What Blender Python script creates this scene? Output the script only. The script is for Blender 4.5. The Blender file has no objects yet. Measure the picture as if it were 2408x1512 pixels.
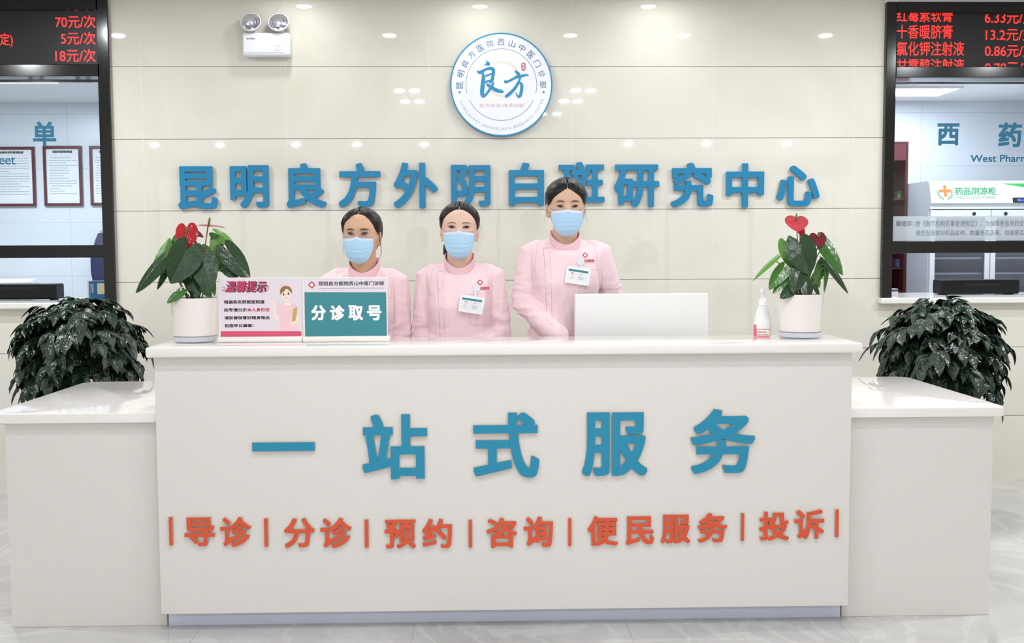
import bpy, bmesh, math, random
import numpy as np
from mathutils import Vector, Matrix, noise, bvhtree
C = bpy.context.scene
COL = C.collection
PI = math.pi
R = math.radians
random.seed(7)

# ---------------------------------------------------------------- camera
EYE = Vector((0.0, 0.0, 1.41))
FPX = 2501.0
YAW, PITCH, ROLL = 0.0236, -0.0673, -0.0047
FW = Vector((math.sin(YAW) * math.cos(PITCH), math.cos(YAW) * math.cos(PITCH), math.sin(PITCH)))
_r0 = Vector((math.cos(YAW), -math.sin(YAW), 0.0))
_u0 = _r0.cross(FW)
RT = _r0 * math.cos(ROLL) + _u0 * math.sin(ROLL)
UP = RT.cross(FW)
cam_data = bpy.data.cameras.new('camera')
cam_data.sensor_fit = 'HORIZONTAL'
cam_data.sensor_width = 36.0
cam_data.lens = FPX / 2408 * 36
cam_data.clip_start = 0.05
cam_data.clip_end = 100
cam = bpy.data.objects.new('camera', cam_data)
COL.objects.link(cam)
cam.matrix_world = Matrix(((RT.x, UP.x, -FW.x, EYE.x), (RT.y, UP.y, -FW.y, EYE.y), (RT.z, UP.z, -FW.z, EYE.z), (0, 0, 0, 1)))
C.camera = cam


def ray(px, py):
    return FW + RT * ((px - 1204) / FPX) - UP * ((py - 756) / FPX)


def at(px, py, Y):
    """The point of the plane y = Y that the photograph shows at that place."""
    d = ray(px, py)
    return EYE + d * (Y / d.y)


def atz(px, py, z):
    d = ray(px, py)
    return EYE + d * ((z - EYE.z) / d.z)


# ---------------------------------------------------------------- daylight and exposure
world = bpy.data.worlds.new('daylight')
C.world = world
world.use_nodes = True
bg = world.node_tree.nodes['Background']
bg.inputs[0].default_value = (0.965, 0.985, 1.0, 1)
bg.inputs[1].default_value = 1.1
C.view_settings.view_transform = 'Standard'
C.view_settings.look = 'None'
C.view_settings.exposure = 0.21
C.view_settings.gamma = 1.0
C.view_settings.use_curve_mapping = False
C.cycles.max_bounces = 8
C.cycles.transparent_max_bounces = 12
C.cycles.sample_clamp_indirect = 6.0
C.cycles.caustics_reflective = False
C.cycles.caustics_refractive = False
DOWNLIGHT_W = 6.0

# ---------------------------------------------------------------- materials


def lin(c):
    f = lambda v: v / 12.92 if v <= 0.04045 else ((v + 0.055) / 1.055) ** 2.4
    return tuple(f(v / 255.0) for v in c)


MATS = {}


def mat(name, rgb, rough=0.5, metal=0.0, vary=0.0, scale=20.0, bump=0.0, bscale=None, spec=0.5, emit=None, sss=0.0, coat=0.0, stretch=None, rgb2=None, trans=0.0, sheen=0.0):
    if name in MATS:
        return MATS[name]
    m = bpy.data.materials.new(name)
    m.use_nodes = True
    nt = m.node_tree
    b = nt.nodes['Principled BSDF']
    col = lin(rgb)
    b.inputs['Base Color'].default_value = (*col, 1)
    b.inputs['Roughness'].default_value = rough
    b.inputs['Metallic'].default_value = metal
    b.inputs['Specular IOR Level'].default_value = spec
    if sss:
        b.inputs['Subsurface Weight'].default_value = sss
        b.inputs['Subsurface Radius'].default_value = (0.01, 0.004, 0.002)
        b.inputs['Subsurface Scale'].default_value = 0.5
    if coat:
        b.inputs['Coat Weight'].default_value = coat
        b.inputs['Coat Roughness'].default_value = 0.08
    if trans:
        b.inputs['Transmission Weight'].default_value = trans
    if sheen:
        b.inputs['Sheen Weight'].default_value = sheen
    if emit:
        b.inputs['Emission Color'].default_value = (*col, 1)
        b.inputs['Emission Strength'].default_value = emit
    tc = nt.nodes.new('ShaderNodeTexCoord')
    mp = nt.nodes.new('ShaderNodeMapping')
    nt.links.new(tc.outputs['Object'], mp.inputs[0])
    if stretch:
        mp.inputs['Scale'].default_value = stretch
    if vary or rgb2:
        n = nt.nodes.new('ShaderNodeTexNoise')
        n.inputs['Scale'].default_value = scale
        n.inputs['Detail'].default_value = 4
        nt.links.new(mp.outputs[0], n.inputs['Vector'])
        rp = nt.nodes.new('ShaderNodeValToRGB')
        c2 = lin(rgb2) if rgb2 else tuple(v * (1 - vary) for v in col)
        rp.color_ramp.elements[0].position = 0.35
        rp.color_ramp.elements[1].position = 0.65
        rp.color_ramp.elements[0].color = (*c2, 1)
        rp.color_ramp.elements[1].color = (*col, 1)
        nt.links.new(n.outputs[0], rp.inputs[0])
        nt.links.new(rp.outputs[0], b.inputs['Base Color'])
    if bump:
        n2 = nt.nodes.new('ShaderNodeTexNoise')
        n2.inputs['Scale'].default_value = bscale or scale
        n2.inputs['Detail'].default_value = 3
        nt.links.new(mp.outputs[0], n2.inputs['Vector'])
        bp = nt.nodes.new('ShaderNodeBump')
        bp.inputs['Strength'].default_value = bump
        bp.inputs['Distance'].default_value = 0.01
        nt.links.new(n2.outputs[0], bp.inputs['Height'])
        nt.links.new(bp.outputs[0], b.inputs['Normal'])
    MATS[name] = m
    return m


def math_node(nt, op, a, b=None):
    n = nt.nodes.new('ShaderNodeMath')
    n.operation = op
    for i, v in enumerate((a, b)):
        if v is None:
            continue
        if isinstance(v, (int, float)):
            n.inputs[i].default_value = v
        else:
            nt.links.new(v, n.inputs[i])
    return n.outputs[0]


def tile_mat(name, rgb_a, rgb_b, seam, rough, axes, size, origin, half, seam2=None, half2=None, nscale=1.6, dist=1.2, vein=None):
    """Polished tiles: soft marbled colour with thin joints every size[i] along two axes."""
    m = bpy.data.materials.new(name)
    m.use_nodes = True
    nt = m.node_tree
    b = nt.nodes['Principled BSDF']
    b.inputs['Roughness'].default_value = rough
    geo = nt.nodes.new('ShaderNodeNewGeometry')
    sp = nt.nodes.new('ShaderNodeSeparateXYZ')
    nt.links.new(geo.outputs['Position'], sp.inputs[0])
    n = nt.nodes.new('ShaderNodeTexNoise')
    n.inputs['Scale'].default_value = nscale
    n.inputs['Detail'].default_value = 6
    n.inputs['Distortion'].default_value = dist
    nt.links.new(geo.outputs['Position'], n.inputs['Vector'])
    rp = nt.nodes.new('ShaderNodeValToRGB')
    rp.color_ramp.elements[0].position = 0.3
    rp.color_ramp.elements[1].position = 0.7
    rp.color_ramp.elements[0].color = (*lin(rgb_b), 1)
    rp.color_ramp.elements[1].color = (*lin(rgb_a), 1)
    nt.links.new(n.outputs[0], rp.inputs[0])
    cur = rp.outputs[0]

    def mix(fac, a, col):
        x = nt.nodes.new('ShaderNodeMixRGB')
        nt.links.new(fac, x.inputs[0])
        nt.links.new(a, x.inputs[1])
        x.inputs[2].default_value = (*lin(col), 1)
        return x.outputs[0]
    if vein:
        n3 = nt.nodes.new('ShaderNodeTexNoise')
        n3.inputs['Scale'].default_value = 1.1
        n3.inputs['Detail'].default_value = 8
        n3.inputs['Distortion'].default_value = 2.2
        nt.links.new(geo.outputs['Position'], n3.inputs['Vector'])
        v = math_node(nt, 'ABSOLUTE', math_node(nt, 'SUBTRACT', n3.outputs[0], 0.5))
        v = math_node(nt, 'MULTIPLY', math_node(nt, 'MAXIMUM', math_node(nt, 'SUBTRACT', 1.0, math_node(nt, 'MULTIPLY', v, 28.0)), 0.0), 0.35)
        cur = mix(v, cur, vein)
    for i, ax in enumerate(axes):
        v = math_node(nt, 'DIVIDE', math_node(nt, 'SUBTRACT', sp.outputs[ax], origin[i]), size[i])
        v = math_node(nt, 'ABSOLUTE', math_node(nt, 'SUBTRACT', math_node(nt, 'FRACT', math_node(nt, 'ADD', v, 100.5)), 0.5))
        hw = (half if i == 0 or half2 is None else half2) / size[i]
        f = math_node(nt, 'LESS_THAN', v, hw)
        cur = mix(f, cur, seam if i == 0 or seam2 is None else seam2)
    nt.links.new(cur, b.inputs['Base Color'])
    MATS[name] = m
    return m


def stone_mat(name, rgb, dark, rough):
    """White engineered stone with fine grey specks."""
    m = bpy.data.materials.new(name)
    m.use_nodes = True
    nt = m.node_tree
    b = nt.nodes['Principled BSDF']
    b.inputs['Roughness'].default_value = rough
    geo = nt.nodes.new('ShaderNodeNewGeometry')
    v = nt.nodes.new('ShaderNodeTexVoronoi')
    v.inputs['Scale'].default_value = 330
    nt.links.new(geo.outputs['Position'], v.inputs['Vector'])
    n = nt.nodes.new('ShaderNodeTexNoise')
    n.inputs['Scale'].default_value = 110
    nt.links.new(geo.outputs['Position'], n.inputs['Vector'])
    f = math_node(nt, 'MULTIPLY', math_node(nt, 'LESS_THAN', v.outputs['Distance'], 0.22), math_node(nt, 'GREATER_THAN', n.outputs[0], 0.53))
    x = nt.nodes.new('ShaderNodeMixRGB')
    nt.links.new(f, x.inputs[0])
    x.inputs[1].default_value = (*lin(rgb), 1)
    x.inputs[2].default_value = (*lin(dark), 1)
    nt.links.new(x.outputs[0], b.inputs['Base Color'])
    MATS[name] = m
    return m


def glass_mat(name, tint=(1, 1, 1), rough=0.0, haze=0.0):
    m = bpy.data.materials.new(name)
    m.use_nodes = True
    nt = m.node_tree
    nt.nodes.remove(nt.nodes['Principled BSDF'])
    out = nt.nodes['Material Output']
    tr = nt.nodes.new('ShaderNodeBsdfTransparent')
    tr.inputs[0].default_value = (*tint, 1)
    gl = nt.nodes.new('ShaderNodeBsdfGlossy')
    gl.inputs['Roughness'].default_value = rough
    fr = nt.nodes.new('ShaderNodeFresnel')
    fr.inputs[0].default_value = 1.45
    mx = nt.nodes.new('ShaderNodeMixShader')
    nt.links.new(fr.outputs[0], mx.inputs[0])
    nt.links.new(tr.outputs[0], mx.inputs[1])
    nt.links.new(gl.outputs[0], mx.inputs[2])
    last = mx.outputs[0]
    if haze:
        df = nt.nodes.new('ShaderNodeBsdfDiffuse')
        df.inputs[0].default_value = (0.8, 0.86, 0.92, 1)
        m2 = nt.nodes.new('ShaderNodeMixShader')
        m2.inputs[0].default_value = haze
        nt.links.new(last, m2.inputs[1])
        nt.links.new(df.outputs[0], m2.inputs[2])
        last = m2.outputs[0]
    nt.links.new(last, out.inputs[0])
    MATS[name] = m
    return m


# ---------------------------------------------------------------- mesh helpers
ORIGIN = {}


class Fr:
    """A plane in the place: origin, its right, its up; depth goes out along the normal."""

    def __init__(s, o, ex=(1, 0, 0), ez=(0, 0, 1)):
        s.o, s.ex, s.ez = Vector(o), Vector(ex).normalized(), Vector(ez).normalized()
        s.n = s.ex.cross(s.ez)

    def p(s, u, v, d=0.0):
        return s.o + s.ex * u + s.ez * v + s.n * d


_gl = {}


def glyph(text):
    if text in _gl:
        return _gl[text]
    cu = bpy.data.curves.new('lettering', 'FONT')
    cu.body = text
    cu.resolution_u = 5
    o = bpy.data.objects.new('lettering', cu)
    COL.objects.link(o)
    dg = bpy.context.evaluated_depsgraph_get()
    me = bpy.data.meshes.new_from_object(o.evaluated_get(dg), depsgraph=dg)
    bm = bmesh.new()
    bm.from_mesh(me)
    bmesh.ops.remove_doubles(bm, verts=bm.verts, dist=1e-5)
    bm.verts.ensure_lookup_table()
    vs = [(v.co.x, v.co.y) for v in bm.verts]
    fs = [[v.index for v in f.verts] if f.normal.z >= 0 else [v.index for v in reversed(f.verts)] for f in bm.faces]
    es = []
    for e in bm.edges:
        if len(e.link_faces) == 1:
            lo = e.link_loops[0]
            a, b_ = lo.vert.index, lo.link_loop_next.vert.index
            es.append((a, b_) if e.link_faces[0].normal.z >= 0 else (b_, a))
    bm.free()
    bpy.data.objects.remove(o)
    bpy.data.meshes.remove(me)
    bpy.data.curves.remove(cu)
    xs = [v[0] for v in vs]
    ys = [v[1] for v in vs]
    bb = (min(xs), min(ys), max(xs), max(ys))
    _gl[text] = (vs, fs, es, bb)
    return _gl[text]


class MB:
    def __init__(s):
        s.v, s.f, s.m, s.uv = [], [], [], None
        s.cur = 0

    def add(s, vs, fs):
        k = len(s.v)
        s.v.extend(Vector(p) for p in vs)
        for f in fs:
            s.f.append([i + k for i in f])
            s.m.append(s.cur)
        return s

    def box(s, x0, x1, y0, y1, z0, z1):
        if x0 > x1: x0, x1 = x1, x0
        if y0 > y1: y0, y1 = y1, y0
        if z0 > z1: z0, z1 = z1, z0
        return s.add([(x0, y0, z0), (x1, y0, z0), (x1, y1, z0), (x0, y1, z0), (x0, y0, z1), (x1, y0, z1), (x1, y1, z1), (x0, y1, z1)],
                     [(3, 2, 1, 0), (4, 5, 6, 7), (0, 1, 5, 4), (1, 2, 6, 5), (2, 3, 7, 6), (3, 0, 4, 7)])

    def rbox(s, x0, x1, y0, y1, z0, z1, r=0.004, seg=2):
        bm = bmesh.new()
        bmesh.ops.create_cube(bm, size=1)
        for v in bm.verts:
            v.co = Vector((x0 + (v.co.x + .5) * (x1 - x0), y0 + (v.co.y + .5) * (y1 - y0), z0 + (v.co.z + .5) * (z1 - z0)))
        r = min(r, abs(x1 - x0) * .45, abs(y1 - y0) * .45, abs(z1 - z0) * .45)
        bmesh.ops.bevel(bm, geom=bm.edges[:], offset=r, segments=seg, affect='EDGES', profile=0.5)
        s.bm(bm)
        return s

    def bm(s, bm, M=None):
        bm.verts.index_update()
        s.add([M @ v.co if M else v.co.copy() for v in bm.verts], [[v.index for v in f.verts] for f in bm.faces])
        bm.free()

    def prism(s, fr, pts, d0, d1):
        """Outline (u, v) counter-clockwise on a frame, from depth d0 out to d1."""
        n = len(pts)
        s.add([fr.p(u, v, d0) for u, v in pts] + [fr.p(u, v, d1) for u, v in pts],
              [list(range(n - 1, -1, -1)), list(range(n, 2 * n))] + [(i, (i + 1) % n, n + (i + 1) % n, n + i) for i in range(n)])
        return s

    def poly(s, fr, pts, d=0.0):
        s.add([fr.p(u, v, d) for u, v in pts], [list(range(len(pts)))])
        return s

    def rrect(s, fr, u0, v0, u1, v1, r, d0, d1, seg=5):
        pts = []
        for cx, cy, a in ((u1 - r, v0 + r, -90), (u1 - r, v1 - r, 0), (u0 + r, v1 - r, 90), (u0 + r, v0 + r, 180)):
            for i in range(seg + 1):
                t = R(a + 90 * i / seg)
                pts.append((cx + r * math.cos(t), cy + r * math.sin(t)))
        return s.prism(fr, pts, d0, d1)

    def ell(s, fr, cu, cv, ru, rv, d0, d1=None, n=28):
        pts = [(cu + ru * math.cos(2 * PI * i / n), cv + rv * math.sin(2 * PI * i / n)) for i in range(n)]
        return s.poly(fr, pts, d0) if d1 is None else s.prism(fr, pts, d0, d1)

    def ring(s, fr, cu, cv, r0, r1, d0, d1, a0=0.0, a1=360.0, n=96):
        closed = abs(a1 - a0) >= 360
        k = n if closed else n + 1
        vs = []
        for i in range(k):
            t = R(a0 + (a1 - a0) * i / n)
            c, q = math.cos(t), math.sin(t)
            vs += [fr.p(cu + r * c, cv + r * q, d) for r, d in ((r0, d0), (r1, d0), (r1, d1), (r0, d1))]
        fs = []
        for i in range(n):
            a, b = 4 * i, 4 * ((i + 1) % k)
            for j in range(4):
                j2 = (j + 1) % 4
                fs.append((a + j, a + j2, b + j2, b + j))
        if not closed:
            fs += [(0, 3, 2, 1), tuple(4 * n + j for j in range(4))]
        return s.add(vs, fs)

    def lathe(s, c, prof, n=32, sx=1.0, sy=1.0):
        """prof: (radius, z) from bottom to top, around the vertical through c."""
        c = Vector(c)
        vs, rows = [], []
        for r, z in prof:
            if r < 1e-6:
                rows.append([len(vs)])
                vs.append(c + Vector((0, 0, z)))
            else:
                rows.append(list(range(len(vs), len(vs) + n)))
                vs += [c + Vector((r * sx * math.cos(2 * PI * i / n), r * sy * math.sin(2 * PI * i / n), z)) for i in range(n)]
        fs = []
        for a, b in zip(rows, rows[1:]):
            for i in range(n):
                j = (i + 1) % n
                if len(a) == 1 and len(b) == 1:
                    continue
                if len(a) == 1:
                    fs.append((a[0], b[j], b[i]))
                elif len(b) == 1:
                    fs.append((a[i], a[j], b[0]))
                else:
                    fs.append((a[i], a[j], b[j], b[i]))
        return s.add(vs, fs)

    def loft(s, rings, closed=True, caps=True):
        n = len(rings[0])
        vs = [p for r in rings for p in r]
        fs = []
        for k in range(len(rings) - 1):
            for i in range(n if closed else n - 1):
                j = (i + 1) % n
                fs.append((k * n + i, k * n + j, (k + 1) * n + j, (k + 1) * n + i))
        if caps:
            fs.append(list(range(n - 1, -1, -1)))
            fs.append([(len(rings) - 1) * n + i for i in range(n)])
        return s.add(vs, fs)

    def tube(s, pts, rad, n=8, round_caps=False):
        pts = [Vector(p) for p in pts]
        rad = [rad] * len(pts) if isinstance(rad, (int, float)) else list(rad)
        if round_caps:
            a, b = (pts[0] - pts[1]).normalized(), (pts[-1] - pts[-2]).normalized()
            P0 = [(pts[0] + a * rad[0] * q, rad[0] * math.sqrt(max(0, 1 - q * q))) for q in (.97, .8, .5)]
            P1 = [(pts[-1] + b * rad[-1] * q, rad[-1] * math.sqrt(max(0, 1 - q * q))) for q in (.5, .8, .97)]
            pts = [p for p, _ in P0] + pts + [p for p, _ in P1]
            rad = [r for _, r in P0] + rad + [r for _, r in P1]
        rings = []
        ref = None
        for i, p in enumerate(pts):
            t = (pts[min(i + 1, len(pts) - 1)] - pts[max(i - 1, 0)]).normalized()
            if ref is None:
                ref = Vector((0, 0, 1)) if abs(t.z) < .9 else Vector((1, 0, 0))
            u = (ref - t * ref.dot(t)).normalized()
            ref = u
            w = t.cross(u)
            rings.append([p + (u * math.cos(2 * PI * k / n) + w * math.sin(2 * PI * k / n)) * rad[i] for k in range(n)])
        return s.loft(rings)

    def ball(s, c, rx, ry=None, rz=None, n=20, M=None):
        ry, rz = ry or rx, rz or rx
        bm = bmesh.new()
        bmesh.ops.create_uvsphere(bm, u_segments=n, v_segments=max(6, n // 2), radius=1)
        T = Matrix.Translation(Vector(c)) @ (M.to_4x4() if M else Matrix.Identity(4)) @ Matrix.Diagonal((rx, ry, rz, 1))
        s.bm(bm, T)
        return s

    def text(s, t, fr, u0, v0, w, h=None, bold=0.0, d0=0.0, d1=None, slant=0.0, square=True, clip=None, keep=False):
        """Lettering fitted to the box from (u0, v0), w wide and h high; keep: h from the font's own proportion."""
        vs, fs, es, bb = glyph(t)
        gw, gh = bb[2] - bb[0], bb[3] - bb[1]
        w2 = w - 2 * bold
        h2 = (w2 * gh / gw) if (h is None) else h - 2 * bold
        if keep:
            h2 = w2 * gh / gw
        n_ = 1 if bold < .003 else 3
        q_ = [i_ / n_ for i_ in range(-n_, n_ + 1)]
        sh = [(0, 0)] if not bold else [(0, 0)] + [(a, b) for a in q_ for b in q_ if max(abs(a), abs(b)) == 1]
        for k, (a, b) in enumerate(sh):
            pts = []
            for x, y in vs:
                v = (y - bb[1]) / gh * h2 + bold + b * bold * (1 - .004 * k)
                u = (x - bb[0]) / gw * w2 + bold + a * bold * (1 - .004 * k) + slant * v
                pts.append((u0 + u, v0 + v))
            df = (d1 if d1 is not None else d0) - k * 8e-6
            if clip is not None:
                lo, hi = clip
                bm = bmesh.new()
                bv = [bm.verts.new((u, v, 0)) for u, v in pts]
                for f in fs:
                    try:
                        bm.faces.new([bv[i] for i in f])
                    except ValueError:
                        pass
                for co, no in (((0, lo, 0), (0, -1, 0)), ((0, hi, 0), (0, 1, 0))):
                    bmesh.ops.bisect_plane(bm, geom=bm.verts[:] + bm.edges[:] + bm.faces[:], plane_co=co, plane_no=no, clear_outer=True)
                bm.verts.index_update()
                s.add([fr.p(v.co.x, v.co.y, df) for v in bm.verts], [[v.index for v in f.verts] for f in bm.faces])
                bm.free()
                continue
            s.add([fr.p(u, v, df) for u, v in pts], fs)
            if d1 is not None:
                n = len(pts)
                s.add([fr.p(u, v, df) for u, v in pts] + [fr.p(u, v, d0) for u, v in pts], [(b_, a_, a_ + n, b_ + n) for a_, b_ in es])
        return s

    def build(s, name, m, parent=None, smooth=False, kind=None, label=None, origin=None, auto=None):
        """Link everything collected so far as ONE mesh object."""
        o0 = ORIGIN[parent.name] if parent is not None else Vector(origin or (0, 0, 0))
        me = bpy.data.meshes.new(name)
        me.from_pydata([tuple(p - o0) for p in s.v], [], s.f)
        for mm in (m if isinstance(m, (list, tuple)) else [m]):
            me.materials.append(mm)
        me.polygons.foreach_set('material_index', s.m)
        if smooth:
            me.polygons.foreach_set('use_smooth', [True] * len(s.f))
            if auto:
                me.update()
                try:
                    me.set_sharp_from_angle(angle=R(auto))
                except Exception:
                    pass
        if s.uv is not None:
            uvl = me.uv_layers.new(name='uv')
            for lp in me.loops:
                uvl.data[lp.index].uv = s.uv[lp.vertex_index]
        me.update()
        o = bpy.data.objects.new(name, me)
        COL.objects.link(o)
        if parent is not None:
            o.parent = parent
        else:
            o.location = o0
        ORIGIN[o.name] = o0
        if kind:
            o['kind'] = kind
        if label:
            o['label'] = label
        return o


def thing(name, label, cat, loc, group=None):
    o = bpy.data.objects.new(name, None)
    COL.objects.link(o)
    o.empty_display_size = 0.05
    o.location = loc
    ORIGIN[o.name] = Vector(loc)
    o['label'] = label
    o['category'] = cat
    if group:
        o['group'] = group
    return o


def tag(o, label, cat, group=None):
    o['label'] = label
    o['category'] = cat
    if group:
        o['group'] = group
    return o


def pb(x0, y0, x1, y1, Y):
    """A box of the photograph on the plane y = Y: (u0, v0, w, h) for a frame whose origin is (0, Y, 0)."""
    a = at(x0, (y0 + y1) / 2, Y)
    b = at(x1, (y0 + y1) / 2, Y)
    t = at((x0 + x1) / 2, y0, Y)
    q = at((x0 + x1) / 2, y1, Y)
    return a.x, q.z, b.x - a.x, t.z - q.z


def wall_frame(Y):
    return Fr((0, Y, 0))
# ---------------------------------------------------------------- the room
DW = 6.325
CEIL = 2.90
SEAM_Z, SEAM = 2.483, 0.4178
WXL, WXR = at(264, 350, DW).x, at(2075, 350, DW).x      # outer edges of the two service windows' frames
XL, XR, YF = -5.4, 5.8, -5.0
SILL_T = at(150, 712, 6.27).z
SILL_B = at(150, 726, 6.27).z
YB = 8.45                                                # far wall of the rooms behind the service windows
BCEIL = 2.57

M_wall = tile_mat('polished cream wall tile', (230, 226, 216), (221, 216, 203), (104, 100, 92), 0.025, (2, 0), (SEAM, 0.8375), (SEAM_Z, at(335, 300, DW).x), 0.0016,
                  seam2=(232, 229, 220), half2=0.0016, nscale=1.3, dist=1.5)
M_floor = tile_mat('polished grey marble floor', (208, 206, 205), (190, 188, 187), (180, 177, 173), 0.08, (0, 1), (0.8, 0.8), (1.32, 3.62), 0.0016, nscale=1.5, dist=1.6, vein=(232, 231, 229))
M_white = mat('white paint', (248, 248, 248), 0.6)
M_roomwall = tile_mat('pale glazed wall tile', (232, 238, 246), (226, 233, 243), (205, 214, 226), 0.25, (2, 0), (0.42, 0.84), (1.22, 0.1), 0.0025)
M_frame = mat('black brown metal', (15, 13, 13), 0.14, spec=0.45, vary=0.15, scale=3)
M_sill = mat('white stone sill', (238, 236, 230), 0.15)
M_glass = glass_mat('clear glass', (0.97, 0.99, 1.0))
M_strip = glass_mat('frosted film', (0.92, 0.96, 1.0), 0.3, haze=0.5)
M_teal = mat('teal lettering', (10, 100, 130), 0.35)
M_grey_ink = mat('grey ink', (120, 124, 130), 0.5)
M_lamp = mat('lamp diffuser', (255, 252, 246), 0.5, emit=30)
M_trim = mat('white enamel', (244, 244, 242), 0.35)

b = MB().box(WXL, WXR, DW, DW + .14, 0, CEIL)
b.box(XL, WXL, DW, DW + .14, 0, SILL_B)
b.box(WXR, XR, DW, DW + .14, 0, SILL_B)
b.build('wall_back', M_wall, kind='structure')
MB().box(XL, XR, YF, YB + .1, -.12, 0).build('floor', M_floor, kind='structure')
MB().box(XL, XR, YF, DW + .14, CEIL, CEIL + .1).build('ceiling', M_white, kind='structure')
MB().box(XL - .12, XL, YF, YB + .1, 0, CEIL).build('wall_left', M_wall, kind='structure')
MB().box(XR, XR + .12, YF, YB + .1, 0, CEIL).build('wall_right', M_wall, kind='structure')
# rooms behind the two service windows
MB().box(XL, -1.6, YB, YB + .1, 0, CEIL).build('wall_rear_left', M_roomwall, kind='structure')
MB().box(1.75, XR, YB, YB + .1, 0, CEIL).build('wall_rear_right', M_roomwall, kind='structure')
MB().box(-1.7, -1.6, DW + .14, YB, 0, CEIL).build('wall_side_left', M_roomwall, kind='structure')
MB().box(1.75, 1.85, DW + .14, YB, 0, CEIL).build('wall_side_right', M_roomwall, kind='structure')
MB().box(XL, -1.7, DW + .14, YB, BCEIL, BCEIL + .05).build('ceiling_left', M_white, kind='structure')
MB().box(1.85, XR, DW + .14, YB, BCEIL, BCEIL + .05).build('ceiling_right', M_white, kind='structure')
# glazed entrance front, behind the camera
b = MB()
for k in range(9):
    x = XL + (XR - XL) * k / 8
    b.box(x - .03, x + .03, YF - .06, YF, 0, CEIL)
b.box(XL, XR, YF - .06, YF, CEIL - .3, CEIL)
b.box(XL, XR, YF - .06, YF, 2.12, 2.18)
b.box(XL, XR, YF - .06, YF, 0, .1)
b.build('window_3', M_frame, kind='structure')


# ---------------------------------------------------------------- service windows
def win(n, side):
    root = bpy.data.objects.new('window_%d' % n, None)
    COL.objects.link(root)
    left = side < 0
    wx = WXL if left else WXR
    root.location = (wx, DW, 0)
    ORIGIN[root.name] = Vector(root.location)
    root['kind'] = 'structure'
    yf = DW - .035
    if left:
        inner = at(237, 350, yf).x
        far = XL
        ys = dict(top=22, led=152, bar=178, mid0=578, mid1=605, jamb=690)
        px = 120
    else:
        inner = at(2104, 350, yf).x
        far = XR
        ys = dict(top=30, led=157, bar=182, mid0=567, mid1=595, jamb=700)
        px = 2250
    z = {k: at(px, v, yf).z for k, v in ys.items()}
    z['jamb'] = SILL_T
    ztop = CEIL if left else at(2300, 4, yf).z
    MB().rbox(wx, inner, yf, DW + .12, z['jamb'], ztop, .004).build('frame_post', M_frame, root)
    MB().rbox(inner, far, yf, DW + .12, z['top'], ztop, .003).build('frame_head', M_frame, root)
    MB().rbox(inner, far, yf, DW + .12, z['bar'], z['led'], .003).build('transom', M_frame, root)
    MB().rbox(inner, far, yf + .005, DW + .06, z['mid1'], z['mid0'], .003).build('middle_rail', M_frame, root)
    if not left:
        MB().box(WXR, XR, DW, DW + .12, ztop, CEIL).build('upper_wall', M_white, root)
    MB().box(inner, far, DW + .01, DW + .018, z['mid0'], z['bar']).build('glass', M_glass, root)
    MB().box(inner, far, DW + .03, DW + .045, at(px, ys['bar'] + 16, DW + .04).z, at(px, ys['bar'] + 11, DW + .04).z).build('dark_strip', M_frame, root)  # thin black strip behind the glass, just below the transom
    x0 = wx if left else wx - .012
    MB().rbox(min(x0, far), max(x0, far), 6.27, 7.0, SILL_B, SILL_T, .006).build('sill', M_sill, root)
    return root, inner, far, z


w1, IN1, FAR1, Z1 = win(1, -1)
w2, IN2, FAR2, Z2 = win(2, 1)
GY = DW + .006
gf = wall_frame(GY)


def glass_text(t, box, root, name='lettering', m=None, bold=0.0, **k):
    u, v, w, h = pb(*box, GY)
    return MB().text(t, gf, u, v, w, h, bold=bold, d0=0, d1=.0012, **k).build(name, m or M_teal, root)


glass_text('单', (77, 286, 132, 343), w1, bold=.0042)
glass_text('eet', (-2, 369, 36, 387), w1, bold=.0006)
glass_text('西', (2204, 290, 2256, 342), w2, bold=.0045)
glass_text('药', (2348, 288, 2403, 346), w2, bold=.0045)
glass_text('West Pharmacy', (2282, 364, 2455, 386), w2, bold=.001)
# frosted notice strip along the foot of the pharmacy glass
st = MB().box(IN2, FAR2, DW - .001, DW + .006, at(2250, 566, DW).z, at(2250, 508, DW).z).build('notice_strip', M_strip, w2)
nf = wall_frame(DW - .002)
for t, bx in (('馨提示：', (2107, 519, 2149, 532)), ('按《医疗机构药事管理规定》，为保障患者用药安', (2153, 518, 2408, 533)), ('请您当面核对药品名称、数量是否正确，包装是否', (2153, 541, 2408, 554))):
    u, v, w, h = pb(*bx, DW - .002)
    MB().text(t, nf, u, v, w, h, bold=.0005 if t[0] == '馨' else 0.0).build('notice_text', M_grey_ink, st)

# ---------------------------------------------------------------- red dot-matrix price boards
M_ledface = mat('matt black led panel', (20, 18, 20), 0.45, spec=.35)
m = bpy.data.materials.new('red led dots')
m.use_nodes = True
nt = m.node_tree
pr = nt.nodes['Principled BSDF']
pr.inputs['Base Color'].default_value = (*lin((60, 6, 6)), 1)
geo = nt.nodes.new('ShaderNodeNewGeometry')
sp = nt.nodes.new('ShaderNodeSeparateXYZ')
nt.links.new(geo.outputs['Position'], sp.inputs[0])
PITCH_LED = 0.0043
ds = []
for ax in (0, 2):
    v = math_node(nt, 'FRACT', math_node(nt, 'DIVIDE', math_node(nt, 'ADD', sp.outputs[ax], 50.0), PITCH_LED))
    v = math_node(nt, 'SUBTRACT', v, 0.5)
    ds.append(math_node(nt, 'MULTIPLY', v, v))
dd = math_node(nt, 'LESS_THAN', math_node(nt, 'ADD', ds[0], ds[1]), 0.19)
pr.inputs['Emission Color'].default_value = (*lin((255, 44, 38)), 1)
nt.links.new(math_node(nt, 'ADD', math_node(nt, 'MULTIPLY', dd, 1.9), 0.35), pr.inputs['Emission Strength'])
M_led = m


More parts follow.
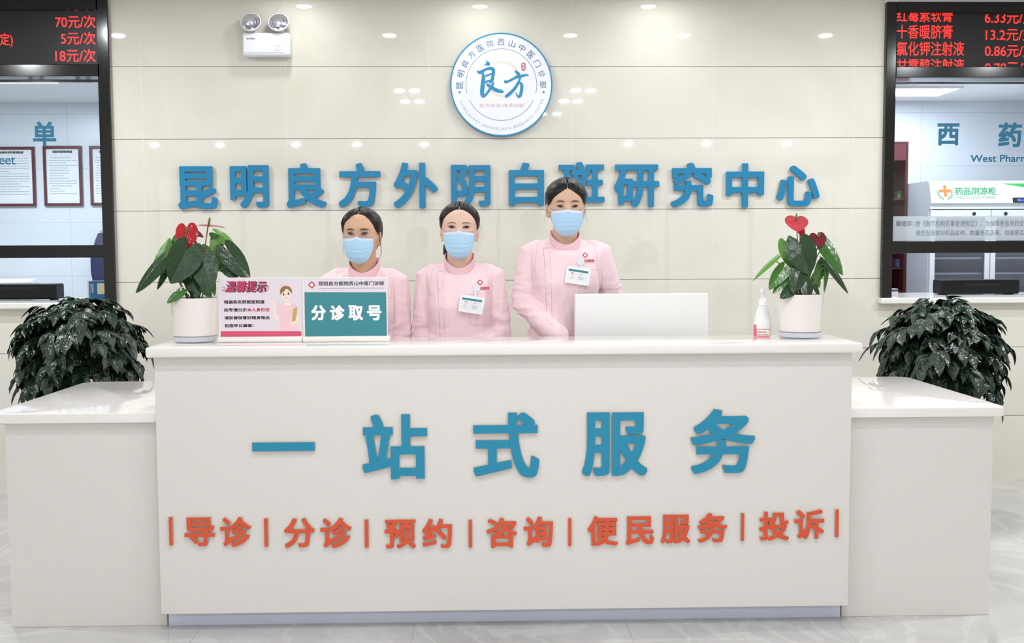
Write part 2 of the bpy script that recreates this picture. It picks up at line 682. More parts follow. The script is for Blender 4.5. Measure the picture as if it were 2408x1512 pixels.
def led(label, inner, far, z, rows, side):
    y = DW - .02
    zt, zb = z['top'], z['led']
    t = thing('led_display', label, 'display', ((inner + (-3.3 if side < 0 else 3.9)) / 2, y + .03, zb))
    MB().box(inner, far, y, y + .08, zb, zt).build('display_panel', M_ledface, t)
    fr = wall_frame(y - .0015)
    for s_, bx, clip in rows:
        u, v, w, h = pb(*bx, y - .0015)
        cl = None
        if clip:
            pxm = (bx[0] + bx[2]) / 2
            cl = (at(pxm, clip[1], y).z, at(pxm, clip[0], y).z)
        MB().text(s_, fr, u, v, w, h, bold=.0006, clip=cl).build('price_text' if any(c.isdigit() for c in s_) else 'item_text', M_led, t)
    return t


led('black price display with red digits 70, 5 and 18 over the cashier window', IN1, FAR1, Z1,
    [('12元/次', (130, -4, 225, 24.5), (22, 60)), ('70元/次', (130, 36, 225, 66), None), ('5元/次', (143, 75, 225, 105), None), ('18元/次', (130, 115, 225, 146), None), ('定)', (0, 78, 30, 111), None)], -1)
led('black price display listing red drug names over the pharmacy window', IN2, FAR2, Z2,
    [('红霉素软膏', (2109, 20, 2240, 52), (31, 80)), ('6.33元/支', (2316, 24, 2434, 56), (34, 80)), ('十香暖脐膏', (2109, 58, 2240, 91), None), ('13.2元/支', (2318, 66, 2434, 96), None),
     ('氯化钾注射液', (2109, 98, 2267, 131), None), ('0.86元/支', (2316, 104, 2434, 134), None), ('甘露醇注射液', (2109, 138, 2267, 170), (100, 156)), ('9.78元/支', (2316, 144, 2434, 175), (100, 156))], 1)


# ---------------------------------------------------------------- ceiling lamps
def area(name, loc, power, size, shape='DISK', size_y=None, col=(.93, .97, 1.0), rot=(0, 0, 0), spread=None):
    l = bpy.data.lights.new(name, 'AREA')
    l.energy = power
    l.shape = shape
    l.size = size
    if size_y:
        l.size_y = size_y
    l.color = col
    if spread:
        l.spread = R(spread)
    o = bpy.data.objects.new(name, l)
    COL.objects.link(o)
    o.location = loc
    o.rotation_euler = rot
    return o


lens0 = MB().lathe((0, 0, CEIL), [(0, -.006), (.045, -.006), (.046, -.002), (.046, .0)], 20)
trim0 = MB().lathe((0, 0, CEIL), [(.046, -.002), (.05, -.009), (.064, -.006), (.066, 0), (.046, 0)], 24)


def downlight(x, d, proto, where, on=True, power=None):
    loc = Vector((x, DW - d, CEIL))
    lab = 'round white recessed ceiling downlight ' + where
    if proto is None:
        t = thing('downlight', lab, 'ceiling light', loc, 'ceiling downlights')
        ORIGIN[t.name] = Vector((0, 0, CEIL))
        a = trim0.build('trim_ring', M_trim, t, smooth=True)
        c = lens0.build('lens', M_lamp, t, smooth=True)
        area('downlight_glow', (loc.x, loc.y, CEIL - .012), power or DOWNLIGHT_W, .085)
        return t
    t = proto.copy()
    COL.objects.link(t)
    t.location = loc
    t['label'] = lab
    for ch in list(proto.children):
        c = ch.copy()
        COL.objects.link(c)
        c.parent = t
    area('downlight_glow', (loc.x, loc.y, CEIL - .012), power or DOWNLIGHT_W, .085)
    return t


proto = None
ROWS = ((.28, (-1.10, -.03, 1.0), 'close to the tiled wall'), (1.15, (-2.52, -.66, .59, 1.38, 2.37), 'over the nurses'), (2.1, (-3.5, 3.3, 3.95), 'beside the price displays'), (3.7, (-.80, -.66, .84, .98), 'in front of the desk'),
        (4.42, (-.80, -.66, .78, .92), 'in the middle of the hall'), (5.4, (.62, .78), 'over the camera'), (8.7, (-4.6, -3.7, -2.65, -1.8, -.86, 2.0, 3.1, 4.24), 'towards the entrance'))
for d, xs, where in ROWS:
    for i, x in enumerate(xs):
        w_ = where + ', %s from the left' % ('first second third fourth fifth sixth seventh eighth'.split()[i])
        t_ = downlight(x, d, proto, w_, power={.28: 1.0, 1.15: {-2.52: 19, -.66: 7, .59: 5, 1.38: 5, 2.37: 13}.get(x), 2.1: 24 if x < 0 else 20, 3.7: 5, 4.42: 4, 5.4: 4, 8.7: 15}[d])
        proto = proto or t_

# panel lamp in the pharmacy ceiling and its twin in the cashier room; third one added unseen as fill
for nm, x0, x1, y0, y1, lab in (('panel_light', 2.74, 3.42, 7.68, 8.06, 'long white ceiling panel lamp lit inside the pharmacy'), ('panel_light', -3.6, -2.9, 7.0, 7.4, 'ceiling panel lamp lit inside the cashier room'), ('panel_light', 2.5, 4.2, 6.62, 7.0, 'added ceiling panel lamp, out of view, above the pharmacy window printer')):
    t = thing(nm, lab, 'ceiling light', ((x0 + x1) / 2, (y0 + y1) / 2, BCEIL))
    MB().box(x0, x1, y0, y1, BCEIL - .014, BCEIL - .004).build('diffuser', mat('panel glow', (240, 246, 255), .5, emit=4), t)
    f_ = MB()
    for q in ((x0 - .02, x1 + .02, y0 - .02, y0), (x0 - .02, x1 + .02, y1, y1 + .02), (x0 - .02, x0, y0, y1), (x1, x1 + .02, y0, y1)):
        f_.box(*q, BCEIL - .016, BCEIL)
    f_.build('frame', M_trim, t)
    area('panel_glow', ((x0 + x1) / 2, (y0 + y1) / 2, BCEIL - .02), 28 if x0 < 0 else (11 if y0 > 7.5 else 15), x1 - x0, 'RECTANGLE', y1 - y0, (.82, .91, 1.0))


# ---------------------------------------------------------------- things seen through the service windows
M_maroon = mat('dark red lacquer', (92, 34, 40), .3, vary=.2, scale=8)
M_paper = mat('white paper', (238, 240, 244), .6)
M_ink = mat('black ink', (40, 42, 48), .6)
M_blackplastic = mat('black plastic', (17, 18, 20), .45, spec=.3)


def poster(x0, y0, x1, y1, title, label, seed):
    Y = YB - .025
    u, v, w, h = pb(x0, y0, x1, y1, Y)
    t = thing('framed_notice', label, 'framed notice', (u + w / 2, YB, v), 'framed rule sheets in the cashier room')
    fr = Fr((u, YB, v))
    k = .021
    f = MB()
    f.prism(fr, [(0, 0), (w, 0), (w - k, k), (k, k)], .004, .025).prism(fr, [(w, 0), (w, h), (w - k, h - k), (w - k, k)], .004, .025)
    f.prism(fr, [(w, h), (0, h), (k, h - k), (w - k, h - k)], .004, .025).prism(fr, [(0, h), (0, 0), (k, k), (k, h - k)], .004, .025)
    f.build('frame', M_maroon, t)
    sh = MB().prism(fr, [(k * .8, k * .8), (w - k * .8, k * .8), (w - k * .8, h - k * .8), (k * .8, h - k * .8)], .002, .012).build('sheet', M_paper, t)
    MB().text(title, fr, w * .24, h * .885, w * .52, h * .042, bold=.0008, d0=.013).build('title', M_ink, sh)
    rnd = random.Random(seed)
    q = MB()
    q.poly(fr, [(w * .14, h * .845), (w * .86, h * .845), (w * .86, h * .848), (w * .14, h * .848)], .013)
    vv = h * .80
    while vv > h * .16:
        a, b_ = (.14, .86) if rnd.random() < .7 else (.14, rnd.uniform(.4, .75))
        if rnd.random() < .25:
            a = .19
        uu = a
        while uu < b_:
            e = min(b_, uu + rnd.uniform(.06, .16))
            q.poly(fr, [(w * uu, vv), (w * e, vv), (w * e, vv + h * .011), (w * uu, vv + h * .011)], .013)
            uu = e + .012
        vv -= h * .043
    q.build('text_lines', mat('faint print', (176, 180, 190), .6), sh)


poster(-28, 345, 82, 485, '检验科试剂管理制度', 'dark red framed rule sheet behind the letters eet, furthest from the wall edge', 1)
poster(102, 343, 192, 484, '检验科质量管理制度', 'dark red framed rule sheet hanging under the character 单', 2)
poster(211, 343, 301, 483, '检验科安全管理制度', 'dark red framed rule sheet half hidden by the black window post', 3)


def printer(x0, y0, x1, y1, Y, label, slot):
    u, v, w, h = pb(x0, y0, x1, y1, Y)
    v = SILL_T
    h = at((x0 + x1) / 2, y0, Y).z - v
    t = thing('receipt_printer', label, 'printer', (u + w / 2, Y + .12, v), 'printers behind the service windows')
    MB().rbox(u, u + w, Y, Y + .13, v + .006, v + h, .008).build('body', M_blackplastic, t)
    for q in (u + .03, u + w - .05):
        MB().box(q, q + .02, Y + .02, Y + .11, v, v + .007).build('foot', M_blackplastic, t)
    a, s0, b_, s1 = slot
    su, sv, sw, sh = pb(a, s0, b_, s1, Y)
    MB().box(su, su + sw, Y - .001, Y + .004, sv, sv + sh).build('slot', mat('deep black', (8, 8, 10), .5), t)
    return t


printer(-40, 668, 132, 703, 6.62, 'black printer on the cashier window sill, partly behind the bush', (2, 675, 90, 681))
printer(2213, 658, 2398, 692, 6.62, 'black printer with a slot on the pharmacy window sill', (2270, 666, 2352, 673))
u, v, w, h = pb(-30, 656, 92, 668, 6.98)
t = thing('paper_tray', 'pale paper tray standing behind the black cashier printer', 'tray', (u + w / 2, 6.93, SILL_T))
MB().rbox(u, u + w, 6.87, 6.98, SILL_T, v + h * .45, .004).build('tray', M_trim, t)
MB().add([(u + .02, 6.88, v + h * .45), (u + w - .03, 6.88, v + h * .45), (u + w - .005, 6.97, v + h), (u + .02, 6.97, v + h), (u + .02, 6.88, v + h * .45 - .004), (u + w - .03, 6.88, v + h * .45 - .004), (u + w - .005, 6.97, v + h - .004), (u + .02, 6.97, v + h - .004)],
         [(0, 1, 2, 3), (7, 6, 5, 4), (0, 4, 5, 1), (1, 5, 6, 2), (2, 6, 7, 3), (3, 7, 4, 0)]).build('paper', M_paper, t)

u, v, w, h = pb(205, 660, 262, 703, 6.62)
t = thing('card_stand', 'small blue card standing at the cashier window beside the black post', 'card', (u + w / 2, 6.64, SILL_T))
fr = Fr((0, 6.62, 0))
h = v + h - SILL_T
v = SILL_T
MB().rbox(u, u + w, 6.625, 6.66, v, v + h, .004).build('holder', mat('clear acrylic', (215, 225, 235), .1), t)
MB().rrect(fr, u + .012, v + .004, u + w - .004, v + h - .004, .003, -.004, 0).build('card', mat('card blue', (34, 104, 156), .4), t)
MB().text('了解', fr, u + .016, v + h * .35, w * .16, h * .5, d0=.001).build('card_text', M_paper, t)
MB().poly(fr, [(u + w * .42, v + h * .3), (u + w * .95, v + h * .3), (u + w * .95, v + h * .86), (u + w * .42, v + h * .86)], .001).build('card_panel', mat('card cream', (236, 226, 190), .5), t)

# dark blue coat on the far wall of the cashier room
bm_ = MB()
rings = []
c0 = at(236, 548, YB - .08)
zz = c0.z
for k, (dz, wl, wr, dp) in enumerate(((0, .02, .02, .015), (.05, .04, .05, .03), (.12, .062, .09, .045), (.2, .085, .12, .05), (.3, .085, .13, .055), (.4, .07, .12, .055), (.47, .045, .09, .05), (.52, .02, .05, .03), (.53, .01, .03, .01))):
    ring = []
    for i in range(20):
        a = 2 * PI * i / 20
        x = math.cos(a)
        fold = 1 + .12 * math.sin(5 * a + k * .5)
        ring.append(Vector((c0.x + (wr if x > 0 else wl) * x * fold, YB - .065 - dp * math.sin(a) * fold * .9, zz - dz)))
    rings.append(ring)
bm_.loft(rings)
t = tag(bm_.build('hanging_coat', mat('dark blue cloth', (52, 54, 92), .8, bump=.3, bscale=60), None, smooth=True, origin=(c0.x, YB - .05, zz)), 'dark blue coat hanging beside the black window post', 'coat')
hk = MB().tube([(c0.x, YB, zz + .012), (c0.x, YB - .06, zz + .006), (c0.x, YB - .075, zz + .022)], .006, round_caps=True).build('hook', M_trim, t)

# medicine fridge
FY, FB = 7.5, 7.95
fx0 = at(2187, 500, FY).x
fx1 = fx0 + 1.12
ftop = at(2300, 424, FY).z
hb = at(2300, 478, FY).z
hf = at(2300, 491, FY).z
M_fridge = mat('white enamelled steel', (236, 238, 244), .25)
t = thing('medicine_fridge', 'white medicine fridge with an orange cross and green lettering', 'fridge', ((fx0 + fx1) / 2, (FY + FB) / 2, 0))
fb = MB()
fb.box(fx0, fx0 + .03, FY + .03, FB, .08, hf).box(fx1 - .03, fx1, FY + .03, FB, .08, hf).box(fx0, fx1, FB - .03, FB, .08, hf).box(fx0, fx1, FY + .03, FB, .08, .2).box(fx0, fx1, FY, FB, hf, hb)
fb.box(fx0 + .05, fx1 - .05, FY + .08, FB - .03, 0, .08)
fb.build('cabinet', M_fridge, t)
hd = MB()
hd.loft([[Vector((x, FY - .02, hb)), Vector((x, FB, hb)), Vector((x, FB, ftop)), Vector((x, FY + .05, ftop)), Vector((x, FY + .02, ftop - .02))] for x in (fx0, fx1)])
head = hd.build('header_panel', M_fridge, t)
# slanting front of the header carries the marks
p0, p1 = Vector((0, FY - .02, hb)), Vector((0, FY + .02, ftop - .02))
hz = (p1 - p0).normalized()
hfz = Fr(p0, (1, 0, 0), hz)
hh = (p1 - p0).length


def hpx(x, y):
    q = at(x, y, FY)
    return q.x, (q.z - hb) / (p1.z - p0.z) * hh


M_green = mat('green print', (38, 158, 96), .5)
u0, v0 = hpx(2246, 459)
u1, v1 = hpx(2343, 440)
MB().text('药品阴凉柜', hfz, u0, v0, u1 - u0, v1 - v0, bold=.0014, d0=.001).build('lettering', M_green, head)
u0, v0 = hpx(2250, 468)
u1, v1 = hpx(2340, 461)
MB().text('MEDCAL DRUG STORAGE', hfz, u0, v0, u1 - u0, v1 - v0, d0=.001).build('lettering', M_green, head)
cx, cy = hpx(2223, 449)
s1, s2 = .042, .0105
MB().poly(hfz, [(cx - s2, cy - s1), (cx + s2, cy - s1), (cx + s2, cy - s2), (cx + s1, cy - s2), (cx + s1, cy + s2), (cx + s2, cy + s2), (cx + s2, cy + s1), (cx - s2, cy + s1), (cx - s2, cy + s2), (cx - s1, cy + s2), (cx - s1, cy - s2), (cx - s2, cy - s2)], .0015).build('cross', mat('orange print', (226, 128, 40), .5), head)
lv = MB()
for sgn in (-1, 1):
    for k in range(7):
        a = R(-90 + sgn * (14 + 13 * k))
        r_ = .052
        x_, y_ = cx + r_ * math.cos(a), cy - .008 + r_ * math.sin(a)
        for q in (-1, 1):
            d = a + sgn * R(90) + q * R(38)
            L = .016
            e = (x_ + L * math.cos(d), y_ + L * math.sin(d))
            nx, ny = -math.sin(d) * .0035, math.cos(d) * .0035
            lv.poly(hfz, [(x_, y_), ((x_ + e[0]) / 2 - nx, (y_ + e[1]) / 2 - ny), e, ((x_ + e[0]) / 2 + nx, (y_ + e[1]) / 2 + ny)], .001)
lv.build('leaf_wreath', M_green, head)
ug, vg = hpx(2356, 429)
ur = fx1 - .002
MB().poly(hfz, [(ug, hh * .985), (ur - .05, hh * .32), (ur, hh * .32), (ur, hh * .985)], .001).build('green_flash', mat('bright green print', (40, 186, 84), .5), head)
u0, v0 = hpx(2379, 477)
u1, v1 = hpx(2440, 465)
ds_ = MB().rrect(hfz, u0, v0, u1, v1, .003, 0, .006).build('temperature_display', M_blackplastic, head)
MB().text('02.15', hfz, u0 + .03, v0 + .009, .07, .018, d0=.0065, bold=.0012).build('digits', mat('blue digits', (60, 90, 255), .5, emit=2.0), ds_)
# two glazed doors
M_fglass = glass_mat('fridge glass', (.93, .95, 1.0))
dz0, dz1 = .22, at(2300, 494, FY).z
mid = at(2327, 620, FY).x
for k, (a, b_) in enumerate(((fx0 + .004, mid - .003), (mid + .003, fx1 - .004))):
    d = MB()
    w_ = .035
    for q in ((a, a + w_, dz0, dz1), (b_ - w_, b_, dz0, dz1), (a + w_, b_ - w_, dz0, dz0 + .05), (a + w_, b_ - w_, dz1 - .05, dz1)):
        d.box(q[0], q[1], FY - .005, FY + .028, q[2], q[3])
    dr = d.build('door', M_fridge, t)
    MB().box(a + w_, b_ - w_, FY + .008, FY + .014, dz0 + .05, dz1 - .05).build('pane', M_fglass, dr)
    lx = (b_ - .12) if k == 0 else (a + .1)
    MB().ell(Fr((lx, FY - .005, dz1 - .026)), 0, 0, .012, .012, 0, .006, 16).build('lock', M_blackplastic, dr)
for q in (.5, .78, at(2300, 640, FY + .2).z, at(2300, 606, FY + .2).z + .004, 1.5):
    MB().box(fx0 + .03, fx1 - .03, FY + .05, FB - .04, q - .012, q).build('shelf', M_fridge, t)

# dark red open cabinet beside the fridge
cx1 = at(2133, 520, 7.9).x
ctop = at(2120, 333, 7.9).z
t = thing('red_cabinet', 'dark red open cabinet between the black window post and the fridge', 'cabinet', (cx1 - .3, 8.1, 0))
c = MB()
c.box(cx1 - .62, cx1 - .60, 7.9, YB - .01, 0, ctop).box(cx1 - .02, cx1, 7.9, YB - .01, 0, ctop).box(cx1 - .6, cx1 - .02, YB - .03, YB - .01, 0, ctop).box(cx1 - .6, cx1 - .02, 7.9, YB - .03, ctop - .02, ctop)
c.build('carcass', M_maroon, t)
zf = at(2120, 377, 7.9).z
MB().box(cx1 - .6, cx1 - .02, 7.895, 7.91, zf, ctop - .02).build('top_door', mat('red brown lacquer', (110, 52, 58), .3), t)
for yy in (466, 628, 682):
    z_ = at(2120, yy, 7.95).z
    MB().box(cx1 - .6, cx1 - .02, 7.92, YB - .03, z_ - .014, z_ - .002).build('shelf', M_maroon, t)
for (x0, y0, x1, y1, Y, colr, lab) in ((2111, 450, 2131, 466, 7.98, (120, 160, 50), 'small green carton on the upper shelf of the red cabinet'), (2108, 610, 2131, 628, 7.98, (96, 96, 130), 'grey violet carton on the lower shelf of the red cabinet'), (2103, 679, 2112, 692, 6.5, (226, 214, 220), 'small white and red box on the pharmacy sill beside the post')):
    u, v, w, h = pb(x0, y0, x1, y1, Y)
    if Y < 7:
        v = SILL_T
        h = at(x0, y0, Y).z - v
        u -= .03
        w += .03
    else:
        v = at(2120, y1, 7.95).z
    o = MB().rbox(u, u + w, Y, Y + .06, v, v + h, .002).build('carton', mat('carton %d' % colr[0], colr, .5), None, origin=(u + w / 2, Y + .03, v))
    tag(o, lab, 'box', 'cartons in the pharmacy')
    MB().box(u, u + w, Y - .001, Y + .002, v + h * .62, v + h * .9).build('colour_band', mat('carton band', (198, 60, 80) if Y < 7 else (70, 84, 110), .5), o)
# ---------------------------------------------------------------- reception desk
M_stone = stone_mat('speckled white stone', (227, 221, 216), (207, 200, 194), 0.28)
M_top = stone_mat('polished white stone', (242, 236, 231), (222, 216, 210), 0.06)  # same stone, paler: overhead light on the tops put into the colour
M_blue = mat('blue acrylic', (28, 138, 172), 0.35)
M_blue_wall = mat('blue wall acrylic', (10, 126, 172), 0.35)
M_orange = mat('orange acrylic', (222, 84, 48), 0.35)
M_edge = mat('clear acrylic edge', (196, 186, 168), 0.25)
YP, YC, YW = 3.888, 3.850, 3.962
TOP = 1.065
px0 = (at(358, 842, YP).x + at(383, 1443, YP).x) / 2
px1 = (at(2009, 830, YP).x + at(1990, 1422, YP).x) / 2
pzb = at(1190, 1434.5, YP).z
desk = thing('reception_desk', 'long white speckled reception desk with blue and orange Chinese lettering', 'reception desk', ((px0 + px1) / 2, 4.1, 0))
CTB = at(1190, 836, YC).z
cl, cr = at(341, 828, YC).x, at(2030, 818, YC).x
TOP = at(1190, 812, YC).z
CBK = 4.235
MB().rbox(cl, cr, YC, CBK, CTB, TOP, .007, 3).build('countertop', M_top, desk, smooth=True, auto=40)
MB().rbox(px0, px1, YP, YP + .03, pzb, CTB, .0015, 1).build('front_panel', M_stone, desk)
for a, b_ in ((px0, px0 + .025), (px1 - .025, px1)):
    MB().box(a, b_, YP + .03, 4.2, pzb, CTB).build('side_panel', M_stone, desk)
MB().box(px0 + .004, px1 - .004, YW + .002, 4.2, 0, pzb + .01).build('plinth', mat('pale blue grey laminate', (224, 230, 246), .35), desk)
MB().rbox(px0 + .03, px1 - .03, YP + .05, 4.43, .72, .75, .004).build('inner_worktop', M_top, desk)
MB().box(px0 + .03, px1 - .03, 4.17, 4.19, .76, CTB).build('inner_panel', M_stone, desk)
pf = wall_frame(YP)


def desk_char(t, box, name, m, bold, depth=.014):
    u, v, w, h = pb(*box, YP - depth)
    e = MB()
    o = e.text(t, pf, u, v, w, h, bold=bold, d0=.001, d1=depth)
    o = e.build(name, [m, M_edge], desk)
    for p in o.data.polygons:
        if abs(p.normal.y) < .5:
            p.material_index = 1
    return o


def slab(box, name, depth=.014):
    u, v, w, h = pb(*box, YP - depth)
    o = MB().prism(pf, [(u, v), (u + w, v), (u + w, v + h), (u, v + h)], .001, depth).build(name, [M_orange if 'divider' in name else M_blue, M_edge], desk)
    for p in o.data.polygons:
        if abs(p.normal.y) < .5:
            p.material_index = 1


slab((593, 1040, 740, 1061), 'blue_character')
for t, bx in (('站', (852, 974, 1005, 1127)), ('式', (1113, 970, 1268, 1124)), ('服', (1369, 969, 1523, 1119)), ('务', (1625, 962, 1776, 1114))):
    desk_char(t, bx, 'blue_character', M_blue, .0068)


def oc(x0, y0, x1, y1, z=1):
    if z == 1:
        return (380 + x0 / 3.01, 1190 + y0 / 3.01, 380 + x1 / 3.01, 1190 + y1 / 3.01)
    return (1120 + x0 / 2.736, 1190 + y0 / 2.736, 1120 + x1 / 2.736, 1190 + y1 / 2.736)


for bx in (oc(52, 78, 78, 278), oc(726, 88, 753, 289), oc(1437, 95, 1464, 294), oc(2173, 96, 2197, 294), oc(592, 78, 612, 258, 2), oc(1703, 46, 1724, 225, 2), oc(2310, 22, 2332, 199, 2)):
    slab(bx, 'orange_divider', .012)
for t, bx in (('导', oc(161, 80, 376, 284)), ('诊', oc(414, 78, 632, 290)), ('分', oc(866, 86, 1083, 294)), ('诊', oc(1123, 84, 1344, 298)), ('预', oc(1578, 95, 1798, 300)), ('约', oc(1846, 90, 2056, 298)),
              ('咨', oc(66, 76, 262, 268, 2)), ('询', oc(306, 68, 494, 264, 2)), ('便', oc(716, 66, 912, 256, 2)), ('民', oc(962, 66, 1143, 250, 2)), ('服', oc(1188, 55, 1378, 240, 2)), ('务', oc(1426, 45, 1616, 235, 2)),
              ('投', oc(1822, 36, 2013, 222, 2)), ('诉', oc(2046, 22, 2240, 212, 2))):
    desk_char(t, bx, 'orange_character', M_orange, .0031, .012)


# lower side counters
def side_desk(left):
    WT = at(1190, 972, YW - .03).z
    if left:
        x_out = (at(8, 1000, YW).x + at(31, 1474, YW).x) / 2
        x_in = px0 - .001
        lip = -.05
        lab = 'low white stone side counter to the left of the reception desk'
    else:
        x_out = (at(2340, 985, YW).x + at(2322, 1441, YW).x) / 2
        x_in = px1 + .001
        lip = .035
        lab = 'low white stone side counter to the right of the reception desk'
    WT = at(180 if left else 2180, 972 if left else 958, YW - .03).z
    back = 4.90
    t = thing('side_counter', lab, 'counter', ((x_in + x_out) / 2, 4.4, 0))
    th = .036
    # worktop with rounded outer corners
    xo = x_out + lip
    fr = Fr((0, 0, WT), (1, 0, 0), (0, 1, 0))
    s = -1 if left else 1
    r = .03
    rb = .07
    pts = [(x_in, YW - .03)]
    for i in range(6):
        a = R(-90 + 90 * i / 5)
        pts.append((xo - s * r + s * r * math.cos(a), YW - .03 + r + r * math.sin(a)))
    for i in range(8):
        a = R(90 * i / 7)
        pts.append((xo - s * rb + s * rb * math.cos(a), back - rb + rb * math.sin(a)))
    pts.append((x_in, back))
    if left:
        pts.reverse()
    bm = bmesh.new()
    vs = [bm.verts.new((u, v, WT - th)) for u, v in pts]
    f = bm.faces.new(vs)
    r_ = bmesh.ops.extrude_face_region(bm, geom=[f])
    for v in r_['geom']:
        if isinstance(v, bmesh.types.BMVert):
            v.co.z = WT
    bmesh.ops.recalc_face_normals(bm, faces=bm.faces[:])
    top_edges = [e for e in bm.edges if all(abs(v.co.z - WT) < 1e-6 for v in e.verts)]
    bmesh.ops.bevel(bm, geom=top_edges, offset=.006, segments=3, affect='EDGES', profile=.5)
    m_ = MB()
    m_.bm(bm)
    m_.build('worktop', M_top, t, smooth=True, auto=40)
    a, b_ = sorted((x_in, x_out))
    MB().rbox(a, b_, YW, YW + .02, 0, WT - th, .0015, 1).build('front_panel', M_stone, t)
    MB().rbox(min(x_out, x_out - s * .02), max(x_out, x_out - s * .02), YW + .02, back - .05, 0, WT - th, .0015, 1).build('side_panel', M_stone, t)
    MB().box(a + (.02 if left else 0), b_ - (0 if left else .02), back - .07, back - .05, 0, WT - th).build('back_panel', M_stone, t)
    return t


side_desk(True)
side_desk(False)

# ---------------------------------------------------------------- lettering on the wall
WALLF = wall_frame(DW)
chars = '昆明良方外阴白斑研究中心'


def wc(x0, y0, x1, y1, z=1):
    return ((400 if z == 1 else 1180) + x0 / 3.01, 370 + y0 / 3.01, (400 if z == 1 else 1180) + x1 / 3.01, 370 + y1 / 3.01)


boxes = [wc(56, 62, 332, 366), wc(424, 55, 698, 358), wc(822, 42, 1104, 358), wc(1191, 40, 1489, 354), wc(1582, 37, 1894, 360), wc(1989, 52, 2268, 352),
         wc(50, 38, 300, 344, 2), wc(400, 32, 728, 328, 2), wc(797, 50, 1115, 352, 2), wc(1200, 38, 1498, 352, 2), wc(1590, 42, 1858, 355, 2), wc(1950, 58, 2250, 346, 2)]
place = ['first at the left end of the blue wall title', 'second in the blue wall title, between 昆 and 良', 'third in the blue wall title, between 明 and 方', 'above the nurse in glasses, left of 外', 'between 方 and 阴',
         'above the middle nurse', 'left of the tallest nurse', 'partly hidden behind the tallest nurse', 'first to the right of the tallest nurse', 'between 研 and 中', 'second from the right end of the wall title', 'at the right end of the wall title']
for t, bx, w in zip(chars, boxes, place):
    u, v, cw, ch = pb(*bx, DW - .024)
    e = MB()
    e.text(t, WALLF, u, v, cw, ch, bold=.0074, d0=.008, d1=.024)
    for q in ((.25, .3), (.75, .7)):
        pass
    o = e.build('wall_character', M_blue_wall, None, origin=(u + cw / 2, DW, v))
    tag(o, 'blue raised character %s, %s' % (t, w), 'sign character', 'blue characters of the wall title')

# ---------------------------------------------------------------- round emblem
PLY = DW - .03
c_ = at(1179, 199, PLY)
sc = (at(1279, 199, PLY).x - at(1079, 199, PLY).x) / 200 / 5.4       # metres per crop pixel
plq = thing('round_emblem', 'round white wall emblem with blue rim and brush-written 良方', 'emblem', (c_.x, DW, c_.z))
ef = Fr((c_.x, PLY, c_.z))
M_print_blue = mat('emblem blue print', (38, 140, 188), .4)
M_slate = mat('emblem slate print', (74, 118, 162), .5)
M_pale = mat('emblem pale blue print', (166, 190, 214), .5)
M_disc = mat('white acrylic', (240, 242, 248), .12)
MB().ell(ef, 0, 0, 646 * sc, 646 * sc, -.026, 0, 96).build('disc', M_disc, plq)
MB().ring(ef, 0, 0, 632 * sc, 649 * sc, -.027, .0012).build('rim', M_print_blue, plq)


def lx(x):
    return (x - 747) * sc


def ly(y):
    return (748 - y) * sc


g = MB().ring(ef, 0, 0, 447 * sc, 451 * sc, .0003, .0012, -13.5, 193.5)
g.ring(ef, 0, 0, 447 * sc, 451 * sc, .0003, .0012, 205.5, 334.5)
g.build('inner_ring', M_slate, plq)
g = MB()
for i, ch in enumerate('昆明良方医院西山中医门诊部'):
    a = R(180 - 15 * i + (.8 if i == 0 else 0))
    rr = 530 * sc
    up = Vector((math.cos(a), 0, math.sin(a)))
    ri = Vector((math.sin(a), 0, -math.cos(a)))
    f2 = Fr(ef.p(rr * math.cos(a), rr * math.sin(a), .001), ri, up)
    s_ = (84 if ch != '昆' else 88) * sc
    g.text(ch, f2, -s_ / 2, -s_ / 2, s_, s_, d0=.0002)
g.build('ring_text', M_slate, plq)
g = MB()
s_ = 'GYNECOLOGY LEUKOPLAKIA RESEARCH CENTER'
wid = {'I': .45, ' ': .55, 'L': .8, 'E': .85, 'K': .95, 'O': 1.12, 'G': 1.1, 'C': 1.05, 'A': 1.02, 'N': 1.05}
tot = sum(wid.get(ch, .95) for ch in s_)
a = 200.5
for ch in s_:
    stp = 141.0 * wid.get(ch, .95) / tot
    am = R(a + stp / 2)
    a += stp
    if ch == ' ':
        continue
    rr = 556 * sc
    up = -Vector((math.cos(am), 0, math.sin(am)))
    ri = Vector((-math.sin(am), 0, math.cos(am)))
    f2 = Fr(ef.p(rr * math.cos(am), rr * math.sin(am), .001), ri, up)
    w_ = (26 * wid.get(ch, .95) if ch != 'I' else 5) * sc
    g.text(ch, f2, -w_ / 2, -17 * sc, w_, 34 * sc, d0=.0002)
g.build('ring_text', M_pale, plq)
g = MB()
for x in (218, 1283):
    g.ell(ef, lx(x), ly(844), 13 * sc, 13 * sc, .0012)
g.build('dot', M_slate, plq)
MB().ring(ef, lx(762), ly(676), 200 * sc, 222 * sc, .0002, .0006, n=64).build('pale_ring', mat('emblem cream print', (226, 223, 200), .5), plq)


